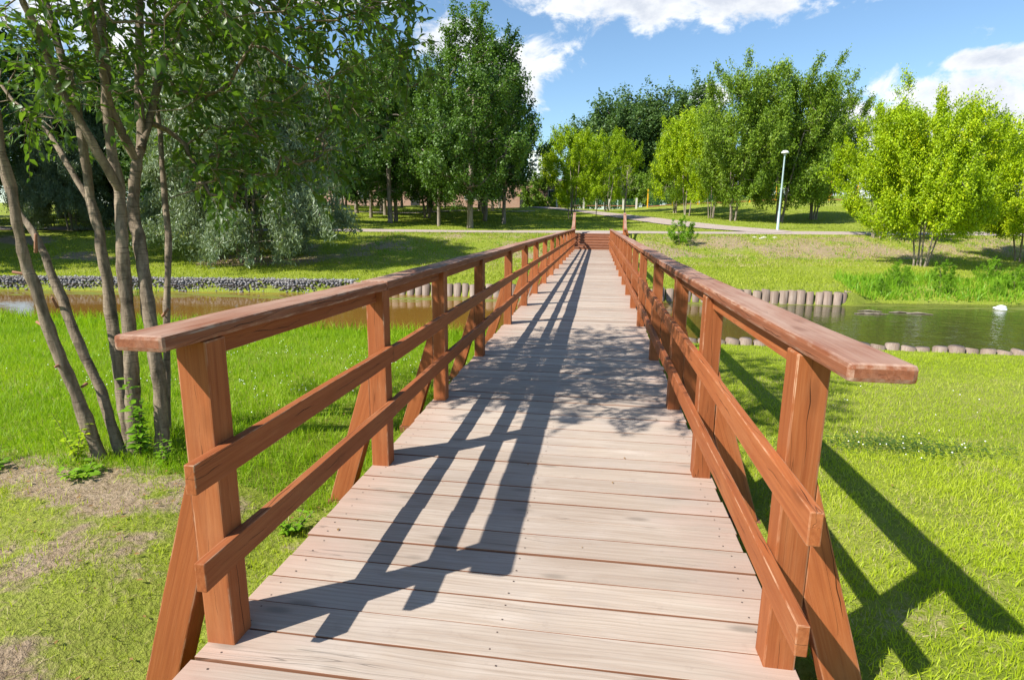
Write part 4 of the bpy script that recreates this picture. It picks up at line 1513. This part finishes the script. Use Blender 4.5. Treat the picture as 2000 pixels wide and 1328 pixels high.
mS, tS = material('gabion_stone')
gS = tS.n('ShaderNodeNewGeometry')
nS = tS.noise(tS.n('ShaderNodeTexCoord').outputs['Object'], 20, 4, .6)
cS = tS.mix(gS.outputs['Random Per Island'], (.12, .115, .12), (.32, .31, .31))
cS = tS.mix(tS.rng(nS, .4, .7, 0, .5), cS, (.22, .19, .17))
finish(tS, principled(tS, cS, .85, nS, .4, .01, .3))
M['stone'] = mS
gab = tag(empty('gabion_wall', (-20, 16.8, -1.0)), 'low grey gabion wall of small stones along the far left water edge', 'stone wall')
bpy.context.view_layer.update()
rows = []
rg = np.random.default_rng(62)
gxs = np.arange(-42, -8.0, .5)
for x in np.arange(-42, -8.0, .08):
    fe = float(far_edge(x))
    hgt = .47
    for kz in range(7):
        rows.append((x+rg.uniform(-.04, .04), fe-.02+rg.uniform(-.03, .03), -.88+hgt*(kz+.4)/6.4+rg.uniform(-.02, .02)))
    for ky in range(5):
        rows.append((x+rg.uniform(-.04, .04), fe+.06+ky*.10, -.40+rg.uniform(-.02, .02)))
own(link('stone_fill', stone_field('stone_fill', '', rows, ''), M['stone'], gab))
Vg = []
for x in gxs:
    fe = float(far_edge(x))
    Vg += [(x, fe+.03, -1.3), (x, fe+.03, -.42), (x, fe+.5, -.42), (x, fe+.5, -1.3)]
ig = np.arange(len(Vg)).reshape(-1, 4)
qg = np.concatenate([np.stack([ig[:-1, a], ig[1:, a], ig[1:, b], ig[:-1, b]], -1) for a, b in ((0, 1), (1, 2), (2, 3))])
own(link('core', make_mesh('core', np.array(Vg), qg), M['stone'], gab))
# wire mesh over the stones
tb = Tubes()
for zz in (-.82, -.60, -.375):
    tb.add([(x, float(far_edge(x))-.07, zz) for x in gxs], [.006]*len(gxs), 4)
for x in gxs[::2]:
    fe = float(far_edge(x))
    tb.add([(x, fe-.07, -.9), (x, fe-.07, -.375), (x, fe+.5, -.36)], [.005]*3, 4)
own(link('wire', tb.mesh('wire'), M['nail'], gab))

# bits on the banks
def rock(name, label, x, y, z, sc, mat, seed, cat='rock'):
    bm = bmesh.new()
    bmesh.ops.create_icosphere(bm, subdivisions=3, radius=1)
    rr = random.Random(seed)
    ph = [rr.uniform(0, 6) for _ in range(6)]
    for v in bm.verts:
        c_ = v.co
        f = 1+.13*math.sin(3*c_.x+ph[0])+.12*math.sin(4*c_.y+ph[1])+.10*math.sin(5*c_.z+ph[2]+2*c_.x)+rr.uniform(-.04, .04)
        v.co = Vector((c_.x*sc[0]*f, c_.y*sc[1]*f, c_.z*sc[2]*f))
    me = bpy.data.meshes.new(name)
    bm.to_mesh(me)
    bm.free()
    o = link(name, me, mat)
    o.location = (x, y, z)
    return tag(o, label, cat)


M['bag'] = plain('white_plastic', (.82, .83, .84), .35, 0, 5, .06)
M['rock'] = plain('pale_rock', (.46, .42, .37), .9, 0, 6, .3)
rock('plastic_bag', 'crumpled white plastic bag floating on the river at the right', 11.87, 18.95, -.78, (.20, .12, .085), M['bag'], 3, 'bag')
rock('rock', 'pale grey stone at the near river edge left of the bridge', -3.6, 10.75, -.72, (.22, .18, .15), M['rock'], 5)
for i, (x, y) in enumerate([(9.6, 38.2), (10.2, 38.4), (9.9, 37.9), (10.9, 38.6)]):
    rock('rock', 'pale broken stone lying high on the right of the far bank', x, y, float(height(x, y)), (.15, .12, .07), M['rock'], 9+i)['group'] = 'pale stones on the far bank'

# driftwood line on the water
tb = Tubes()
rr_ = np.random.default_rng(5)
for i in range(5):
    x, y = 7.0+rr_.uniform(-.5, 1.6), 17.3+rr_.uniform(-.25, .35)
    tb.add([(x, y, -.795), (x+.3, y+.05, -.78), (x+.65, y+rr_.normal()*.08, -.795)], [.012, .022, .006], 5)
tag(link('driftwood', tb.mesh('driftwood'), M['bark2']), 'pale floating twigs on the water before the end of the log row', 'driftwood', kind='stuff')

# ------------------------------------------------------------------ lamp, stake, fences, building, cars
def lathe(prof, seg=20):
    V, F = [], []
    for r, z in prof:
        for k in range(seg):
            a = 2*math.pi*k/seg
            V.append((r*math.cos(a), r*math.sin(a), z))
    m = len(prof)
    ii = np.arange(m*seg).reshape(m, seg)
    q = np.stack([ii[:-1], np.roll(ii[:-1], -1, 1), np.roll(ii[1:], -1, 1), ii[1:]], -1).reshape(-1, 4)
    return np.array(V), q


M['lamp'] = plain('lamp_paint', (.36, .46, .46), .45, .2, 3, .08)
M['lampglass'] = plain('lamp_glass', (.72, .74, .72), .3, 0, 3, .05)
lz = float(height(13.0, 45.6))
lamp = tag(empty('street_lamp', (13.0, 45.6, lz-.05)), 'pale grey lamp post with a flat domed head beside the bank path', 'street lamp')
link('pole', make_mesh('pole', *lathe([(.15, -.1), (.15, .06), (.095, .10), (.088, 1.35), (.068, 1.45), (.050, 5.35), (.045, 5.40)]), True), M['lamp'], lamp)
link('lamp_shade', make_mesh('lamp_shade', *lathe([(.02, 5.39), (.25, 5.41), (.265, 5.45), (.23, 5.53), (.13, 5.60), (.0, 5.62)]), True), M['lampglass'], lamp)
hd = link('lamp_holder', make_mesh('lamp_holder', *lathe([(.055, 5.25), (.10, 5.31), (.10, 5.39), (.03, 5.395)]), True), M['lamp'], lamp)

M['dark_metal'] = plain('dark_metal', (.03, .03, .03), .5, .3)
st = link('metal_stake', make_mesh('metal_stake', *lathe([(.035, -.1), (.03, 2.0), (.10, 2.02), (.10, 2.10), (.0, 2.12)], 10), True), M['dark_metal'])
st.location = (-.25, 57.6, float(height(-.25, 57.6)))
tag(st, 'thin black post with a flat top on the lawn behind the stairs', 'post')

M['yellow'] = plain('yellow_paint', (.72, .36, .02), .45, 0, 3, .08)
M['redrail'] = plain('rusty_paint', (.30, .11, .05), .6, 0, 3, .15)
M['netgreen'] = plain('green_wire', (.03, .13, .07), .5, 0, 3, .1)
M['concrete'] = plain('concrete', (.50, .47, .42), .85, 0, 3, .15)
M['brick'] = None
fen = tag(empty('mesh_fence', (6.6, 84, 0)), 'green wire fence with tall yellow posts at the back of the park', 'fence')
bpy.context.view_layer.update()
fx = np.arange(6.6, 36, 3.35)
for x in fx:
    z = float(height(x, 84))
    beam('post', (x, 84, z-.1), (x, 84, z+2.5), .16, .16, M['yellow'], fen, .01)
for a, b in zip(fx[:-1], fx[1:]):
    za, zb = float(height(a, 84)), float(height(b, 84))
    beam('rail', (a+.08, 84, za+.18), (b-.08, 84, zb+.18), .08, .12, M['redrail'], fen, .005)
    beam('rail', (a+.08, 84, za+2.3), (b-.08, 84, zb+2.3), .05, .05, M['redrail'], fen, .005)
tb = Tubes()
for x in np.arange(6.7, 36, .12):
    z = float(height(x, 84))
    tb.add([(x, 84.03, z+.15), (x, 84.03, z+2.3)], [.018, .018], 3)
for zz in np.arange(.4, 2.3, .35):
    tb.add([(x, 84.0, float(height(x, 84))+zz) for x in fx], [.012]*len(fx), 3)
own(link('wire_panel', tb.mesh('wire_panel'), M['netgreen'], fen))
fen2 = tag(empty('garden_fence', (-4, 84, 0)), 'low green wire fence with pale concrete pillars behind the yellow green trees', 'fence')
bpy.context.view_layer.update()
for x in (-5.9, -4.0, -2.15, -.4, 1.4, 3.3, 5.1):
    z = float(height(x, 84))
    beam('pillar', (x, 84, z-.1), (x, 84, z+1.45), .26, .26, M['concrete'], fen2, .02)
tb = Tubes()
for x in np.arange(-5.8, 5.1, .12):
    z = float(height(x, 84))
    tb.add([(x, 84.03, z+.1), (x, 84.03, z+1.4)], [.018, .018], 3)
own(link('wire_panel', tb.mesh('wire_panel'), M['netgreen'], fen2))
beam('rail', (-5.8, 84, 3.9), (5.0, 84, 3.9), .06, .10, M['redrail'], fen2, .005)


def brick_material(name, c1, c2, mortar, scale=1.0):
    m, t = material(name)
    o = t.n('ShaderNodeTexCoord').outputs['Object']
    s = t.n('ShaderNodeSeparateXYZ', i_0=o)
    v = t.n('ShaderNodeCombineXYZ', i_X=t.math('ADD', s.outputs['X'], s.outputs['Y']), i_Y=s.outputs['Z'])
    b = t.n('ShaderNodeTexBrick', i_Vector=v.outputs[0], i_Color1=c1, i_Color2=c2, i_Mortar=mortar, i_Scale=scale)
    b.inputs['Brick Width'].default_value = .26
    b.inputs['Row Height'].default_value = .085
    b.inputs['Mortar Size'].default_value = .008
    n_ = t.noise(o, 1.5, 4, .6)
    c = t.mix(t.rng(n_, .4, .7, 0, .3), b.outputs[0], mortar)
    finish(t, principled(t, c, .85, n_, .2, .01, .2))
    return m


def box_arr(x0, x1, y0, y1, z0, z1):
    V = [(x, y, z) for z in (z0, z1) for y in (y0, y1) for x in (x0, x1)]
    F = [(0, 2, 3, 1), (4, 5, 7, 6), (0, 1, 5, 4), (2, 6, 7, 3), (0, 4, 6, 2), (1, 3, 7, 5)]
    return V, F


def box_obj(name, dims, mat, parent):
    me = bpy.data.meshes.new(name)
    V, F = box_arr(*dims)
    me.from_pydata(V, [], F)
    o = link(name, me, mat, parent)
    return own(o) if parent is not None else o


M['brick'] = brick_material('pink_brick', (.30, .15, .11), (.36, .20, .145), (.34, .28, .24))
M['glass'] = plain('window_glass', (.04, .05, .06), .12, 0, 2, .2, .6)
M['roof'] = plain('grey_roof', (.17, .16, .16), .7, 0, 2, .2)
bl = tag(empty('brick_building', (-26, 90, 3.9)), 'long low pink brick building behind the trunks of the park grove', 'building')
bpy.context.view_layer.update()
box_obj('wall', (-58, -4.5, 90, 98, 2.5, 7.6), M['brick'], bl)
box_obj('roof', (-58.4, -4.1, 89.6, 98.4, 7.602, 7.9), M['roof'], bl)
for i in range(12):
    x = -55+i*4.3
    if i % 4 == 2:
        d_ = box_obj('door', (x, x+1.4, 89.94, 90.05, 3.7, 6.0), M['dark_metal'], bl)
        continue
    w_ = box_obj('window', (x, x+1.9, 89.93, 90.06, 4.8, 6.4), M['concrete'], bl)
    g_ = box_obj('pane', (x+.1, x+1.8, 89.91, 89.929, 4.9, 6.3), M['glass'], w_)

M['tower'] = plain('white_panel', (.62, .63, .64), .7, 0, .3, .06)
tw_ = tag(empty('apartment_tower', (-41, 400, 3)), 'distant white apartment tower peeping above the trees beyond the bridge end', 'building')
bpy.context.view_layer.update()
box_obj('wall', (-48, -33, 400, 415, -2, 47), M['tower'], tw_)
box_obj('roof', (-48.5, -32.5, 399.5, 415.5, 47.01, 48), M['tower'], tw_)
for k in range(14):
    for j in range(5):
        z = 5+k*3
        x = -46.8+j*2.9
        w_ = box_obj('window', (x, x+1.7, 399.9, 400.1, z, z+1.6), M['glass'], tw_)

M['tyre'] = plain('tyre', (.02, .02, .02), .8)


def car(x, y, rz, paint, label):
    z = float(height(x, y))
    root = tag(empty('parked_car', (x, y, z), rz), label, 'car', 'parked cars')
    bpy.context.view_layer.update()
    prof = [(-2.1, .35), (-2.15, .75), (-2.0, .95), (-1.5, 1.0), (-.95, 1.42), (.45, 1.44), (1.1, 1.0), (1.95, .88), (2.15, .62), (2.1, .35)]
    bm = bmesh.new()
    f1 = [bm.verts.new((a, -.84, b)) for a, b in prof]
    f2 = [bm.verts.new((a, .84, b)) for a, b in prof]
    for vs in (f1, f2):
        for v in vs:
            if v.co.z > 1.1:
                v.co.y *= .82
    bm.faces.new(f1)
    bm.faces.new(f2[::-1])
    n = len(prof)
    for i in range(n):
        bm.faces.new((f1[i], f2[i], f2[(i+1) % n], f1[(i+1) % n]))
    bmesh.ops.recalc_face_normals(bm, faces=bm.faces[:])
    bmesh.ops.bevel(bm, geom=list(bm.edges), offset=.05, segments=3, affect='EDGES')
    me = bpy.data.meshes.new('body')
    bm.to_mesh(me)
    bm.free()
    link('body', me, paint, root)
    for s in (-1, 1):
        me = bpy.data.meshes.new('window')
        yy = s*.80
        yt = s*.715
        me.from_pydata([(-1.25, yy, 1.03), (.92, yy, 1.03), (.38, yt, 1.36), (-.9, yt, 1.36), (-1.25, yy-s*.05, 1.03), (.92, yy-s*.05, 1.03), (.38, yt-s*.05, 1.36), (-.9, yt-s*.05, 1.36)], [],
                       [(0, 1, 2, 3), (4, 7, 6, 5), (0, 4, 5, 1), (1, 5, 6, 2), (2, 6, 7, 3), (3, 7, 4, 0)])
        link('window', me, M['glass'], root)
        for wx_ in (-1.35, 1.35):
            bm = bmesh.new()
            bmesh.ops.create_cone(bm, cap_ends=True, segments=20, radius1=.32, radius2=.32, depth=.2, matrix=Matrix.Rotation(math.pi/2, 4, 'X'))
            me = bpy.data.meshes.new('wheel')
            bm.to_mesh(me)
            bm.free()
            o = link('wheel', me, M['tyre'], root)
            o.location = (wx_, s*.78, .32)
    return root


M['carwhite'] = plain('white_car_paint', (.75, .75, .75), .25, 0, 2, .03, .6)
M['carred'] = plain('red_car_paint', (.45, .03, .03), .25, 0, 2, .05, .6)
car(26.0, 87, .1, M['carwhite'], 'white parked car up the hill behind the tall ash trees')
car(29.6, 88.5, .1, M['carred'], 'red parked car beside the white one behind the ash trees')
car(36.0, 88, -.1, M['carwhite'], 'white parked car behind the yellow green trees on the right')
